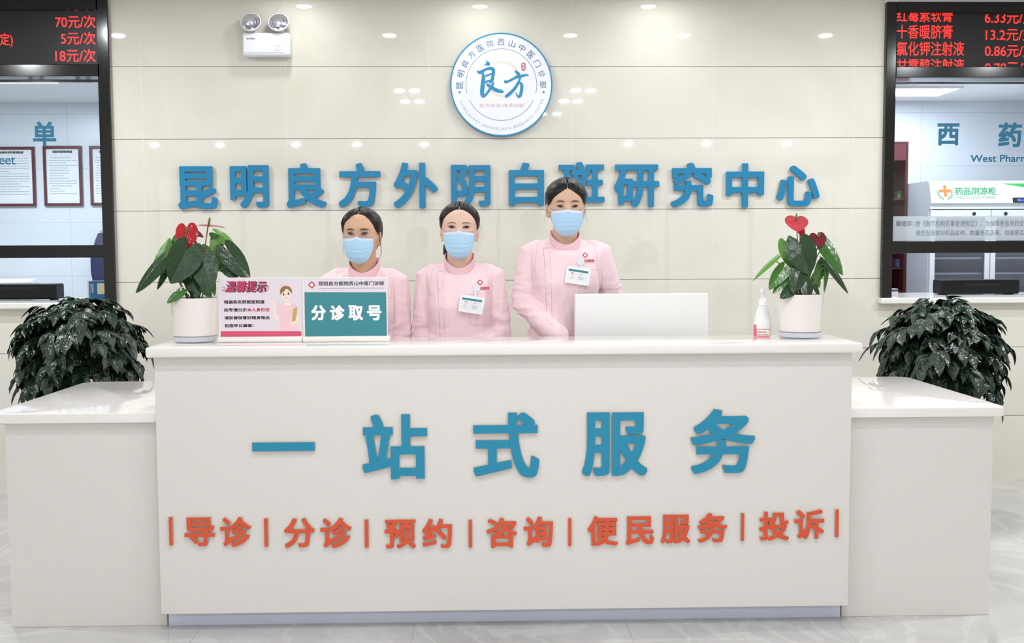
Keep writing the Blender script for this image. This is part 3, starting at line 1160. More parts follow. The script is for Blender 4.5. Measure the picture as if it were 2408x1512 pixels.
def brush(mb, strokes, d=.0016):
    for st in strokes:
        P = [Vector((lx(x), ly(y))) for x, y, _ in st]
        W = [w * sc / 2 for _, _, w in st]
        # smooth along a Catmull-Rom curve
        Q, V = [], []
        for i in range(len(P) - 1):
            p0, p1, p2, p3 = P[max(i - 1, 0)], P[i], P[i + 1], P[min(i + 2, len(P) - 1)]
            for k in range(6):
                t = k / 6
                Q.append(.5 * ((2 * p1) + (p2 - p0) * t + (2 * p0 - 5 * p1 + 4 * p2 - p3) * t * t + (3 * p1 - p0 - 3 * p2 + p3) * t ** 3))
                V.append(W[i] + (W[i + 1] - W[i]) * t)
        Q.append(P[-1])
        V.append(W[-1])
        vs = []
        for i, q in enumerate(Q):
            tg = (Q[min(i + 1, len(Q) - 1)] - Q[max(i - 1, 0)]).normalized()
            nn = Vector((-tg.y, tg.x))
            vs += [ef.p(*(q - nn * V[i]), d), ef.p(*(q + nn * V[i]), d)]
        mb.add(vs, [(2 * i, 2 * i + 2, 2 * i + 3, 2 * i + 1) for i in range(len(Q) - 1)])
        d += .00002
    return mb


g = MB()
g.poly(ef, [(lx(x), ly(y)) for x, y in reversed(((537, 430), (556, 446), (598, 470), (607, 498), (590, 512), (548, 506), (519, 505), (548, 490), (560, 470), (552, 452)))], .0016)
brush(g, [[(446, 568, 8), (452, 588, 26), (480, 594, 40), (520, 572, 34), (575, 548, 30), (625, 548, 42), (648, 575, 42), (640, 640, 40), (625, 700, 40), (598, 728, 16)],
          [(528, 650, 10), (570, 632, 22), (625, 610, 22)], [(530, 726, 14), (570, 706, 26), (618, 694, 22)],
          [(512, 600, 22), (518, 660, 42), (512, 740, 54), (502, 830, 52), (508, 880, 50), (522, 905, 24)],
          [(516, 908, 14), (545, 880, 26), (590, 820, 30), (632, 755, 30), (654, 716, 10)],
          [(560, 740, 26), (610, 775, 42), (670, 812, 48), (735, 832, 44), (776, 836, 20)]])
brush(g, [[(922, 568, 8), (938, 590, 34), (968, 618, 40), (960, 640, 30), (915, 648, 12)],
          [(790, 692, 8), (800, 716, 34), (850, 700, 26), (925, 662, 30), (1000, 642, 32), (1060, 628, 28), (1096, 634, 6)],
          [(990, 655, 22), (965, 715, 28), (925, 785, 34), (865, 850, 42), (815, 890, 40), (796, 905, 22)],
          [(925, 752, 8), (970, 728, 22), (1002, 742, 36), (1004, 810, 40), (988, 880, 38), (966, 902, 26), (940, 872, 16), (930, 846, 8)]])
g.build('brush_characters', M_print_blue, plq)
M_seal = mat('seal red print', (176, 48, 54), .5)
MB().rrect(ef, lx(1002), ly(573), lx(1054), ly(473), 22 * sc, .0002, .0012).build('seal', M_seal, plq)
MB().text('昆', ef, lx(1012), ly(520), 32 * sc, 34 * sc, d0=.0015, bold=.0004).text('明', ef, lx(1012), ly(562), 32 * sc, 34 * sc, d0=.0015, bold=.0004).build('seal_text', M_disc, plq)
MB().text('良方济世·传承创新', ef, lx(470), ly(1034), 568 * sc, 50 * sc, d0=.001).build('motto', mat('emblem pink print', (222, 188, 190), .5), plq)

# ---------------------------------------------------------------- twin-head emergency lamp
EY = DW - .075
u0, v0, ew, eh = pb(569.5, 76, 681.5, 131, EY)
t = thing('emergency_light', 'white twin-head emergency lamp on the tiled wall', 'emergency lamp', (u0 + ew / 2, DW, v0))
M_lampwhite = mat('white lamp plastic', (240, 243, 250), .3)
MB().rbox(u0, u0 + ew, EY, DW, v0, v0 + eh, .014, 3).build('housing', M_lampwhite, t, smooth=True, auto=50)
ff = Fr((0, EY, 0))


def e6(x, y):
    q = at(540 + x / 10.08, 10 + y / 10.08, EY)
    return q.x, q.z


a, b_ = e6(345, 1140), e6(1320, 700)
MB().rrect(ff, a[0], a[1], b_[0], b_[1], .008, -.004, .003).build('cover', M_lampwhite, t)
a, b_ = e6(1055, 1085), e6(1235, 790)
sw = MB().rrect(ff, a[0], a[1], b_[0], b_[1], .012, .003, .006).build('switch_plate', mat('cool white plastic', (226, 232, 244), .3), t)
a, b_ = e6(1068, 1003), e6(1228, 988)
MB().poly(ff, [(a[0], a[1]), (b_[0], a[1]), (b_[0], b_[1]), (a[0], b_[1])], .0064).build('groove', mat('shadow grey plastic', (160, 166, 182), .5), sw)
a, b_ = e6(405, 838), e6(605, 790)
MB().text('artzx', ff, a[0], a[1], b_[0] - a[0], b_[1] - a[1], d0=.0034, bold=.0006).build('lettering', mat('grey print', (130, 126, 138), .5), t)
M_reflector = mat('silvered reflector', (214, 210, 218), .12, metal=.85)
M_lens = glass_mat('lamp glass', (.97, .97, .99))
for hx, hy in ((500, 415), (1158, 420)):
    q = at(540 + hx / 10.08, 10 + hy / 10.08, EY)
    stem = e6(hx + (10 if hx < 600 else 40), 670)
    hd = MB()
    hd.tube([(stem[0], EY + .03, v0 + eh - .004), (stem[0], EY + .03, v0 + eh + .022)], .013, 14, True)
    sm = hd.build('swivel', M_lampwhite, t, smooth=True)
    # reflector bowl leaning forward and down
    tilt = Matrix.Rotation(R(-22), 3, 'X')
    def turn(mb, prof, n=36):
        rows = []
        for r_, d in prof:
            rows.append([q + tilt @ Vector((r_ * math.cos(2 * PI * i / n), -d, r_ * math.sin(2 * PI * i / n))) for i in range(n)])
        mb.loft(rows, caps=False)
        return mb
    hb_ = MB()
    turn(hb_, [(.058, 0), (.055, -.012), (.042, -.032), (.02, -.046), (.001, -.05)])
    hdm = hb_.build('lamp_head', M_reflector, t, smooth=True)
    rb_ = turn(MB(), [(.054, .002), (.059, .002), (.059, -.008), (.054, -.004)]).build('bezel', M_lampwhite, hdm, smooth=True)
    turn(MB(), [(.001, .012), (.03, .009), (.055, .001)]).build('lens', M_lens, hdm, smooth=True)
    bp = q + tilt @ Vector((0, .02, 0))
    MB().ball(bp, .011).build('bulb', mat('frosted bulb', (250, 250, 250), .2), hdm, smooth=True)

# ---------------------------------------------------------------- monitor on the inner worktop
MY = 4.36
u, v, w, h = pb(1352, 690.5, 1665.5, 900, MY)
top = v + h
bot = .83
t = thing('computer_monitor', 'white back of a computer monitor in front of the tallest nurse', 'monitor', (u + w / 2, MY, .75))
MB().rbox(u, u + w, MY, MY + .035, bot, top, .007, 3).build('screen_housing', mat('white matt plastic', (240, 239, 238), .45), t, smooth=True, auto=40)
MB().box(u + .012, u + w - .012, MY + .0355, MY + .037, bot + .05, top - .012).build('screen', mat('dark screen', (18, 20, 26), .15), t)
MB().rbox(u + w / 2 - .04, u + w / 2 + .04, MY - .012, MY, .76, bot + .12, .003).build('stand', mat('silver metal', (200, 202, 206), .3, metal=.8), t)
MB().rbox(u + w / 2 - .1, u + w / 2 + .1, MY - .09, MY + .06, .75, .762, .004).build('base', mat('silver metal', (200, 202, 206), .3), t)

# ---------------------------------------------------------------- sign holders on the counter
M_acry = mat('white acrylic base', (246, 240, 234), .15, coat=.5)
M_print = mat('pale lilac card', (230, 218, 228), .3, coat=.4)
M_clear = glass_mat('acrylic sheet', (.99, .99, .99))


def s4(x, y, Y):
    return at(500 + x / 5.6, 640 + y / 5.6, Y)


def holder(x0, x1, yb, label, bx0, bx1):
    q = atz((bx0 + bx1) / 2, yb, TOP)
    Y = q.y
    a, b_ = at(bx0, yb, Y).x, at(bx1, yb, Y).x
    t = thing('sign_holder', label, 'desk sign', ((a + b_) / 2, Y + .03, TOP))
    bh = .021
    MB().rbox(a, b_, Y, Y + .06, TOP, TOP + bh, .004, 3).build('base', M_acry, t, smooth=True, auto=40)
    py = Y + .026
    l, r_ = at(x0, 720, py).x, at(x1, 720, py).x
    zt = at((x0 + x1) / 2, 652.5, py).z
    MB().rbox(l, r_, py, py + .008, TOP + bh - .002, zt, .0015).build('sheet', M_acry, t)
    return t, py - .001, l, r_, zt, TOP + bh


t, py, l, r_, zt, zb = holder(514, 710, 805, 'clear desk sign headed 温馨提示 with a drawn nurse, beside the flowering plant', 511.5, 711)
fr = wall_frame(py)


def S(x, y):
    q = s4(x, y, py)
    return (q.x, q.z)


def sp(mb, pts, d=.0008):
    pts = [S(*p) for p in pts]
    ar = sum(pts[i][0] * pts[(i + 1) % len(pts)][1] - pts[(i + 1) % len(pts)][0] * pts[i][1] for i in range(len(pts)))
    return mb.poly(fr, pts if ar > 0 else pts[::-1], d)


def se(mb, cx, cy, rx, ry, d=.0008, a0=0, a1=360, n=24):
    return sp(mb, [(cx + rx * math.cos(R(a0 + (a1 - a0) * i / n)), cy + ry * math.sin(R(a0 + (a1 - a0) * i / n))) for i in range(n + (0 if a1 - a0 == 360 else 1))], d)


card = sp(MB(), [(84, 82), (1172, 82), (1170, 850), (104, 850)], .0003).build('card', M_print, t)
sp(MB(), [(107, 776), (1169, 776), (1169, 849), (107, 849)], .0006).build('pink_band', mat('rose pink print', (216, 84, 116), .35), card)
a = S(160, 262)
b_ = S(690, 112)
MB().text('温馨提示', fr, a[0] + .004, a[1] - .0025, b_[0] - a[0], b_[1] - a[1], bold=.0012, d0=.0006, slant=.18).build('heading_shadow', M_ink, card)
MB().text('温馨提示', fr, a[0], a[1], b_[0] - a[0], b_[1] - a[1], bold=.0006, d0=.001, slant=.18).build('heading', mat('raspberry print', (200, 62, 104), .4), card)
sw = MB()
for pts in ([(125, 205), (150, 190), (170, 215), (150, 235), (128, 225), (130, 245), (200, 262)], [(640, 265), (700, 255), (735, 230), (740, 180), (722, 195), (705, 225), (660, 240)]):
    P = [S(*q) for q in pts]
    sw.tube([fr.p(q[0], q[1], .001) for q in P], .0009, 5)
sw.build('flourish', mat('raspberry print', (200, 62, 104), .4), card)
for s_, x0, x1, y0, y1, m_ in (('根据实名制就医制度', 150, 685, 366, 418, M_ink), ('挂号请出示', 150, 450, 472, 522, M_ink), ('本人身份证', 456, 750, 470, 520, mat('crimson print', (190, 34, 64), .5)), ('请妥善保管好随身物品', 155, 750, 575, 625, M_ink), ('祝您早日康复!', 158, 534, 680, 728, M_ink)):
    a, b_ = S(x0, y1), S(x1, y0)
    MB().text(s_, fr, a[0], a[1], b_[0] - a[0], b_[1] - a[1], bold=.0005, d0=.0006).build('notice_text', m_, card)
# the drawn nurse, flat print
M_skinp = mat('print skin', (248, 224, 206), .4)
M_pinkp = mat('print pink', (244, 204, 208), .4)
M_hairp = mat('print brown hair', (150, 112, 70), .4)
pic = MB()
pic.cur = 1
se(pic, 958, 225, 90, 72, .0005)
pic.cur = 2
se(pic, 966, 258, 80, 78, .0006)
pic.cur = 0
se(pic, 972, 298, 68, 76, .0007)
sp(pic, [(960, 360), (1005, 360), (1010, 420), (955, 420)], .00065)
pic.cur = 2
sp(pic, [(890, 270), (900, 215), (965, 190), (970, 215), (935, 262), (905, 275)], .0008)
sp(pic, [(970, 195), (1020, 215), (1048, 270), (1035, 272), (1005, 240)], .0008)
pic.cur = 1
sp(pic, [(852, 440), (940, 398), (1045, 398), (1108, 440), (1146, 545), (1106, 572), (1092, 640), (1116, 772), (864, 772), (896, 650), (890, 560), (846, 560)], .0006)
pic.cur = 0
sp(pic, [(750, 340), (772, 350), (800, 395), (806, 364), (826, 366), (830, 470), (838, 550), (878, 585), (850, 640), (822, 640), (798, 560), (790, 440)], .0005)
sp(pic, [(1104, 575), (1150, 555), (1150, 625), (1105, 675), (1042, 718), (1030, 690), (1040, 655), (1090, 640)], .0009)
pic.cur = 3
sp(pic, [(1064, 482), (1114, 460), (1102, 605), (1088, 642), (1044, 656), (1050, 590)], .0008)
pic.cur = 4
sp(pic, [(952, 400), (985, 425), (960, 440), (938, 408)], .0009)
sp(pic, [(1030, 395), (985, 425), (1016, 440), (1040, 405)], .0009)
pic.cur = 5
se(pic, 936, 293, 11, 16, .0009)
se(pic, 999, 284, 12, 16, .0009)
sp(pic, [(950, 332), (975, 342), (998, 330), (975, 337)], .0009)
pic.build('nurse_drawing', [M_skinp, M_pinkp, M_hairp, mat('print tan', (196, 170, 108), .4), mat('print white', (250, 248, 250), .4), mat('print dark', (64, 70, 84), .4)], card)

t, py, l, r_, zt, zb = holder(712, 911, 804, 'clear desk sign with a teal panel reading 分诊取号', 711.5, 916)
fr = wall_frame(py)
card = sp(MB(), [(1198, 82), (2284, 82), (2296, 850), (1214, 850)], .0003).build('card', M_print, t)
sp(MB(), [(1210, 264), (2284, 264), (2296, 849), (1219, 849)], .0006).build('teal_panel', mat('teal print', (38, 132, 142), .3, coat=.4), card)
for s_, x0 in (('分', 1300), ('诊', 1546), ('取', 1790), ('号', 2034)):
    a, b_ = S(x0, 634), S(x0 + 190, 434)
    MB().text(s_, fr, a[0], a[1], b_[0] - a[0], b_[1] - a[1], bold=.0022, d0=.001).build('large_text', mat('print white', (250, 248, 250), .4), card)
a, b_ = S(1396, 180), S(2256, 118)
MB().text('昆明良方医院西山中医门诊部', fr, a[0], a[1], b_[0] - a[0], b_[1] - a[1], bold=.0004, d0=.0006).build('hospital_name', M_ink, card)
a, b_ = S(1396, 222), S(2256, 202)
MB().text('KUNMING LIANGFANG HOSPITAL WESTERN HILLS CHINESE MEDICINE CLINIC', fr, a[0], a[1], b_[0] - a[0], b_[1] - a[1], d0=.0006).build('hospital_name', mat('grey print', (130, 126, 138), .5), card)


def clover(mb, fr, cx, cy, r, d, hole=True):
    """Red diamond-like quatrefoil with a white cross-shaped heart."""
    mb.cur = 0
    pts = []
    for i in range(48):
        a = 2 * PI * i / 48
        q = r * (1 - .24 * abs(math.sin(2 * a)) ** .8)
        pts.append((cx + q * math.cos(a), cy + q * math.sin(a)))
    mb.poly(fr, pts, d)
    mb.cur = 1
    pts = []
    for i in range(64):
        a = 2 * PI * i / 64
        q = r * .56 * (1 - .32 * abs(math.sin(2 * a)) ** 1.2)
        pts.append((cx + q * math.cos(a), cy + q * math.sin(a)))
    mb.poly(fr, pts, d + .0003)
    mb.cur = 0


a = S(1306, 167)
b_ = S(1356, 167)
clover(MB(), fr, a[0], a[1], b_[0] - a[0], .0006)
g = MB()
clover(g, fr, a[0], a[1], (b_[0] - a[0]) * .98, .0006)
g.build('hospital_mark', [mat('mark red print', (206, 74, 88), .5), mat('print white', (250, 248, 250), .4)], card)

# ---------------------------------------------------------------- hand sanitiser bottle
q = atz(1793, 790, TOP)
BY = q.y + .022
c = at(1793, 760, BY)
bx = c.x
t = thing('sanitizer_bottle', 'small clear pump bottle with a pink label beside the potted plant', 'bottle', (bx, BY, TOP))
k = (at(1840, 760, BY).x - at(1740, 760, BY).x) / 100
M_bottle = mat('cloudy clear plastic', (248, 248, 250), .12, trans=.08, coat=.4)
zq = lambda y: at(1793, y, BY).z - TOP
rb_ = 20.5 * k
MB().lathe((bx, BY, TOP), [(0, .0005), (rb_ * .9, .0005), (rb_, .004), (rb_, zq(764)), (rb_ * .97, zq(757)), (rb_ * .8, zq(740)), (rb_ * .6, zq(724)), (rb_ * .53, zq(719.5)), (0, zq(719))], 36, 1, .8).build('body', M_bottle, t, smooth=True, auto=50)
M_pump = mat('white pump plastic', (246, 247, 250), .3)
pmp = MB().lathe((bx, BY, TOP), [(0, zq(719)), (9.5 * k, zq(719)), (9.8 * k, zq(706)), (7.5 * k, zq(703)), (4 * k, zq(701)), (3 * k, zq(699)), (3 * k, zq(689)), (0, zq(689))], 24).build('pump_collar', M_pump, t, smooth=True, auto=40)
pz = TOP + zq(683.5)
MB().lathe((bx, BY, TOP), [(0, zq(690)), (4.5 * k, zq(690)), (5.6 * k, zq(686)), (5.6 * k, zq(680)), (4.5 * k, zq(678.5)), (0, zq(678.5))], 20).tube([(bx - .002, BY, pz), (bx - .006, BY - .02, pz), (bx - .008, BY - .03, pz - .004)], [.0042, .0036, .003], 10).build('nozzle', M_pump, t, smooth=True, auto=40)


def wrap(mb, a0, a1, z0, z1, r):
    n = 10
    vs, fs = [], []
    for i in range(n + 1):
        a = R(a0 + (a1 - a0) * i / n)
        for z in (z0, z1):
            vs.append((bx + r * math.sin(a), BY - .8 * r * math.cos(a), TOP + z))
    for i in range(n):
        fs.append((2 * i, 2 * i + 2, 2 * i + 3, 2 * i + 1))
    return mb.add(vs, fs)


M_lab = mat('pink label', (232, 92, 132), .4)
lb = wrap(MB(), -88, -54, zq(790), zq(763), rb_ * 1.012)
wrap(lb, -52, 42, zq(789.5), zq(788), rb_ * 1.012)
wrap(lb, -52, 42, zq(774), zq(772.5), rb_ * 1.012)
wrap(lb, -52, -49, zq(788), zq(774), rb_ * 1.012)
wrap(lb, 39, 42, zq(788), zq(774), rb_ * 1.012)
for y in (768, 775, 785):
    wrap(lb, 52, 82, zq(y + 1.5), zq(y), rb_ * 1.012)
lb = lb.build('label', M_lab, t)
lt = MB()
for y, a1 in ((778, 10), (781, 20), (785.5, 25)):
    wrap(lt, -45, a1, zq(y + .7), zq(y - .5), rb_ * 1.014)
wrap(MB(), -49, 39, zq(788), zq(774), rb_ * 1.010).build('label_panel', mat('cream label', (250, 240, 226), .4), lb)
lt.build('label_print', mat('grey print', (130, 126, 138), .5), lb)
# ---------------------------------------------------------------- plants


def leaf_mat(name, rgb, vein, rough, k=.16, bump=.3):
    m = bpy.data.materials.new(name)
    m.use_nodes = True
    nt = m.node_tree
    b = nt.nodes['Principled BSDF']
    b.inputs['Roughness'].default_value = rough
    uv = nt.nodes.new('ShaderNodeUVMap')
    sp = nt.nodes.new('ShaderNodeSeparateXYZ')
    nt.links.new(uv.outputs[0], sp.inputs[0])
    v = math_node(nt, 'ABSOLUTE', math_node(nt, 'SUBTRACT', math_node(nt, 'FRACT', math_node(nt, 'MULTIPLY', sp.outputs[0], 14.0)), 0.5))
    f = math_node(nt, 'MULTIPLY', math_node(nt, 'GREATER_THAN', v, 0.44), k)
    tc = nt.nodes.new('ShaderNodeTexCoord')
    n = nt.nodes.new('ShaderNodeTexNoise')
    n.inputs['Scale'].default_value = 14
    n.inputs['Detail'].default_value = 4
    nt.links.new(tc.outputs['Object'], n.inputs['Vector'])
    rp = nt.nodes.new('ShaderNodeValToRGB')
    c = lin(rgb)
    rp.color_ramp.elements[0].position = .3
    rp.color_ramp.elements[1].position = .7
    rp.color_ramp.elements[0].color = (*[q * .7 for q in c], 1)
    rp.color_ramp.elements[1].color = (*c, 1)
    nt.links.new(n.outputs[0], rp.inputs[0])
    x = nt.nodes.new('ShaderNodeMixRGB')
    nt.links.new(f, x.inputs[0])
    nt.links.new(rp.outputs[0], x.inputs[1])
    x.inputs[2].default_value = (*lin(vein), 1)
    nt.links.new(x.outputs[0], b.inputs['Base Color'])
    bp = nt.nodes.new('ShaderNodeBump')
    bp.inputs['Strength'].default_value = bump
    bp.inputs['Distance'].default_value = .008
    n2 = nt.nodes.new('ShaderNodeTexNoise')
    n2.inputs['Scale'].default_value = 42
    n2.inputs['Detail'].default_value = 2
    nt.links.new(tc.outputs['Object'], n2.inputs['Vector'])
    nt.links.new(n2.outputs[0], bp.inputs['Height'])
    nt.links.new(bp.outputs[0], b.inputs['Normal'])
    MATS[name] = m
    return m


M_leafd = leaf_mat('dark glossy leaf', (40, 68, 38), (84, 116, 72), .22)
M_leafm = leaf_mat('mid green leaf', (70, 118, 50), (116, 156, 86), .22)
M_leafl = leaf_mat('light green leaf', (104, 160, 66), (146, 194, 100), .35)
M_spathe = leaf_mat('red waxy spathe', (196, 34, 44), (150, 20, 32), .12, bump=.8)
M_spathep = leaf_mat('pink red waxy spathe', (214, 70, 84), (170, 40, 56), .10, bump=1.0)
M_spathed = leaf_mat('dark red waxy spathe', (128, 30, 44), (90, 20, 30), .12, bump=.8)
M_stem = mat('green stem', (92, 120, 62), .4)
M_stemr = mat('reddish stem', (128, 96, 72), .4)
M_spadix = mat('green spadix', (96, 128, 52), .5, bump=.4, bscale=300)
M_pot = mat('white ceramic pot', (236, 228, 224), .4)
M_saucer = mat('pale grey plastic saucer', (214, 220, 230), .35)
M_soil = mat('dark potting soil', (52, 42, 34), .9, bump=.6, bscale=90)

HEART = [(0, 1.0), (5, .955), (12, .89), (30, .755), (50, .665), (70, .615), (90, .585), (110, .565), (130, .54), (148, .47), (160, .36), (170, .20), (176, .10)]


def heart_r(a):
    a = abs(a)
    for (a0, r0), (a1, r1) in zip(HEART, HEART[1:]):
        if a <= a1:
            return r0 + (r1 - r0) * (a - a0) / (a1 - a0)
    return .1


def heart_leaf(A, T, W, hint, fold=.25, droop=.10, cup=.0):
    """Heart-shaped blade from the petiole's end A to the tip T, W wide, its face turned to hint."""
    A, T, hint = Vector(A), Vector(T), Vector(hint)
    ax = T - A
    L = ax.length
    ax.normalize()
    nn = (hint - ax * hint.dot(ax)).normalized()
    sd = ax.cross(nn)
    phis = [-174 + 348 * i / 42 for i in range(43)]
    mw = max(heart_r(p) * math.sin(R(abs(p))) for p in phis)
    sx = W / 2 / mw
    mb = MB()
    mb.uv = []
    rings = 7
    for j in range(rings):
        rho = j / (rings - 1)
        for p in phis:
            r = heart_r(p) * rho
            x, y = r * math.sin(R(p)) * sx, r * math.cos(R(p)) * L
            h = -fold * abs(x) - droop * (max(y, 0) / L) ** 2 * L + cup * (x * x) / W + .004 * W * math.sin(abs(p) / 24.0) * rho * rho
            mb.v.append(A + sd * x + ax * y + nn * h)
            mb.uv.append((p / 360 + .5, rho))
    n = len(phis)
    for j in range(rings - 1):
        for i in range(n - 1):
            mb.f.append([j * n + i, j * n + i + 1, (j + 1) * n + i + 1, (j + 1) * n + i])
            mb.m.append(0)
    return mb


def bez(p0, p1, p2, n=10):
    return [p0 * (1 - t) ** 2 + p1 * 2 * t * (1 - t) + p2 * t * t for t in [i / n for i in range(n + 1)]]


def flower_plant(kind, P, scale, Y, soil, pot, leaves, flowers, label):
    """P maps the plant's outline points on the plane of its pot to the place; each leaf gets its own distance."""
    cx, cyb, cyt, wt, wb = pot
    c = at(cx, (cyb + cyt) / 2, Y)
    base = Vector((c.x, Y, 0))
    sz = TOP
    # saucer: a thing of its own
    sc_ = (at(cx + 50, cyb, Y).x - at(cx - 50, cyb, Y).x) / 100
    sr = 52.5 * sc_
    sau = MB().lathe((c.x, Y, sz), [(0, .001), (sr * .86, .001), (sr * .92, .004), (sr * .985, .017), (sr, .019), (sr * .97, .020), (sr * .93, .016), (sr * .88, .006), (0, .006)], 56).build('plant_saucer', M_saucer, None, smooth=True, auto=35, origin=(c.x, Y, sz))
    tag(sau, 'pale grey saucer under the ' + ('left' if kind < 0 else 'right') + ' white flower pot on the counter', 'saucer', 'saucers on the counter')
    t = thing('potted_anthurium', label, 'potted plant', (c.x, Y, sz + .006), 'flowering plants on the counter')
    zb_ = sz + .0065
    ztp = at(cx, cyt, Y - wt * sc_ / 2 * .9).z
    rt, rb = wt * sc_ / 2, wb * sc_ / 2
    hgt = ztp - zb_
    MB().lathe((c.x, Y, zb_), [(0, 0), (rb * .88, 0), (rb * .93, .006), (rb * .93, .016), (rb, .019), (rb * 1.005, .024), (rt, hgt - .004), (rt * .995, hgt), (rt * .96, hgt), (rt * .95, hgt - .012), (0, hgt - .012)], 56).build('pot', M_pot, t, smooth=True, auto=35)
    MB().lathe((c.x, Y, zb_), [(0, hgt - .007), (rt * .5, hgt - .008), (rt * .948, hgt - .0115)], 32).build('soil', M_soil, t, smooth=True)
    root = Vector((c.x, Y, zb_ + hgt - .012))

    def pt(xy, dy):
        q = P(*xy)
        return at(q[0], q[1], Y + dy)
    for (a, tip, w, d0, d1, m, hint) in leaves:
        A, T = pt(a, d0), pt(tip, d1)
        lf = heart_leaf(A, T, w * scale * sc_, hint).build('leaf', {'d': M_leafd, 'm': M_leafm, 'l': M_leafl}[m], t, smooth=True)
        s0 = root + Vector(((A.x - root.x) * .18, (A.y - root.y) * .18, 0))
        mid = Vector((s0.x * .55 + A.x * .45, s0.y * .55 + A.y * .45, A.z * .9 + s0.z * .1 + .01)) if A.z > root.z else (s0 + A) / 2 + Vector((0, 0, .04))
        MB().tube(bez(s0, mid, A), .0022, 7).build('petiole', M_stem, lf, smooth=True)
    for (a, tip, w, d0, d1, m, hint, spx) in flowers:
        A, T = pt(a, d0), pt(tip, d1)
        fl = heart_leaf(A, T, w * scale * sc_, hint, fold=.06, droop=.12).build('flower', {'r': M_spathe, 'p': M_spathep, 'd': M_spathed}[m], t, smooth=True)
        s0 = root + Vector(((A.x - root.x) * .25, (A.y - root.y) * .25, 0))
        mid = Vector((s0.x * .5 + A.x * .5, s0.y * .5 + A.y * .5, (A.z + s0.z) / 2 + .02))
        MB().tube(bez(s0, mid, A), .0022, 7).build('flower_stem', M_stemr, fl, smooth=True)
        if spx:
            b0, b1 = pt(spx[0], d0 - .006), pt(spx[1], d0 - .012)
            MB().tube([b0, b0 * .5 + b1 * .5, b1], [.0042, .0044, .003], 12, True).build('spadix', M_spadix, fl, smooth=True)
    return t


F = (0, -1, .25)          # blades that face the hall
FL = (-.5, -.8, .5)
FR_ = (.55, -.75, .45)
UPW = (0, -.45, 1)
PL = lambda u, v: (300 + u / 4.583, 500 + v / 4.583)
YL = atz(458, 807, TOP).y + .082
flower_plant(-1, PL, 1 / 4.583, YL, None, (458.5, 790, 702, 109, 101),
             [((625, 425), (452, 762), 385, -.075, -.10, 'd', (-.05, -1, .3)), ((815, 530), (872, 865), 285, -.06, -.085, 'd', (.1, -1, .35)), ((320, 560), (58, 852), 235, -.03, -.05, 'd', (-.45, -.8, .55)),
              ((350, 560), (442, 260), 215, .03, .05, 'l', (-.35, -.9, -.2)), ((400, 645), (303, 828), 105, -.02, -.03, 'd', (-.4, -.8, .4)), ((560, 850), (410, 968), 150, -.07, -.09, 'm', (-.3, -.8, .7)),
              ((1098, 428), (1322, 720), 250, .0, -.02, 'd', (.35, -.9, .35)), ((912, 412), (1062, 655), 220, .02, .03, 'l', (.2, -1, .2)), ((975, 235), (1165, 345), 165, .05, .06, 'l', (.2, -.8, .75)),
              ((1075, 590), (1190, 720), 150, .01, .0, 'd', (.2, -.9, .5)), ((690, 700), (745, 930), 190, -.03, -.05, 'd', (.1, -1, .3)), ((590, 690), (610, 760), 120, .01, .0, 'm', (0, -1, .4)),
              ((915, 740), (942, 900), 70, -.02, -.03, 'm', (.4, -.9, .3)), ((820, 800), (905, 915), 110, -.03, -.05, 'm', (.1, -.9, .5)), ((960, 310), (1020, 470), 130, .04, .05, 'm', (.3, -.9, .2)), ((520, 300), (470, 470), 130, .05, .04, 'm', (-.3, -.9, .3))],
             [((636, 195), (640, 415), 240, -.02, -.045, 'r', (.02, -1, .35), ((636, 212), (634, 160))), ((690, 190), (828, 255), 110, .02, .03, 'd', (.1, -.7, .9), None),
              ((716, 330), (772, 440), 70, .0, -.01, 'd', (.5, -.8, .2), None), ((870, 128), (752, 128), 205, .0, -.02, 'r', (.0, -.12, 1), ((874, 128), (886, 58))), ((870, 132), (1055, 142), 190, .002, -.01, 'r', (.02, -.10, 1), None)],
             'white-potted anthurium with red flowers, next to the two desk signs')
PR = lambda u, v: (1740 + u / 4.447, 490 + v / 4.447)
YR = atz(1880, 797, TOP).y + .082
flower_plant(1, PR, 1 / 4.447, YR, None, (1882, 779, 693.5, 103.5, 93.5),
             [((640, 395), (735, 690), 330, -.05, -.08, 'd', (.02, -1, .3)), ((500, 400), (575, 655), 190, .0, .01, 'l', (-.15, -1, .1)), ((343, 545), (120, 742), 80, -.02, -.04, 'l', (-.3, -.5, 1.0)),
              ((440, 645), (302, 842), 165, -.03, -.05, 'm', (-.35, -.8, .5)), ((478, 740), (342, 882), 110, -.03, -.05, 'm', (-.3, -.8, .5)), ((628, 660), (556, 888), 190, -.06, -.085, 'd', (-.05, -1, .35)),
              ((545, 835), (422, 938), 140, -.06, -.08, 'd', (-.3, -.85, .5)), ((705, 800), (708, 948), 135, -.07, -.09, 'd', (.05, -.9, .5)), ((908, 390), (1100, 690), 205, -.01, -.03, 'm', (.35, -.9, .35)),
              ((940, 600), (1160, 884), 110, -.03, -.05, 'd', (.3, -.8, .6)), ((920, 560), (904, 892), 80, -.02, -.03, 'm', (.5, -.9, .2)), ((865, 600), (792, 795), 130, -.01, -.03, 'm', (.2, -1, .2)),
              ((800, 750), (835, 830), 90, .03, .03, 'l', (0, -1, .2)), ((795, 825), (838, 920), 70, -.04, -.05, 'd', (.4, -.8, .4)), ((885, 330), (880, 250), 60, .0, .01, 'm', (.2, -1, .1)), ((690, 690), (640, 800), 110, -.02, -.03, 'm', (0, -1, .3))],
             [((592, 118), (606, 232), 240, -.01, -.05, 'p', (-.02, -.75, .75), ((588, 112), (592, 60))), ((628, 205), (682, 312), 100, .005, .0, 'r', (.3, -.9, .3), None),
              ((812, 292), (850, 402), 185, -.01, -.03, 'd', (.1, -.9, .5), ((824, 292), (836, 256)))],
             'white-potted anthurium with pink-red flowers, next to the pump bottle')


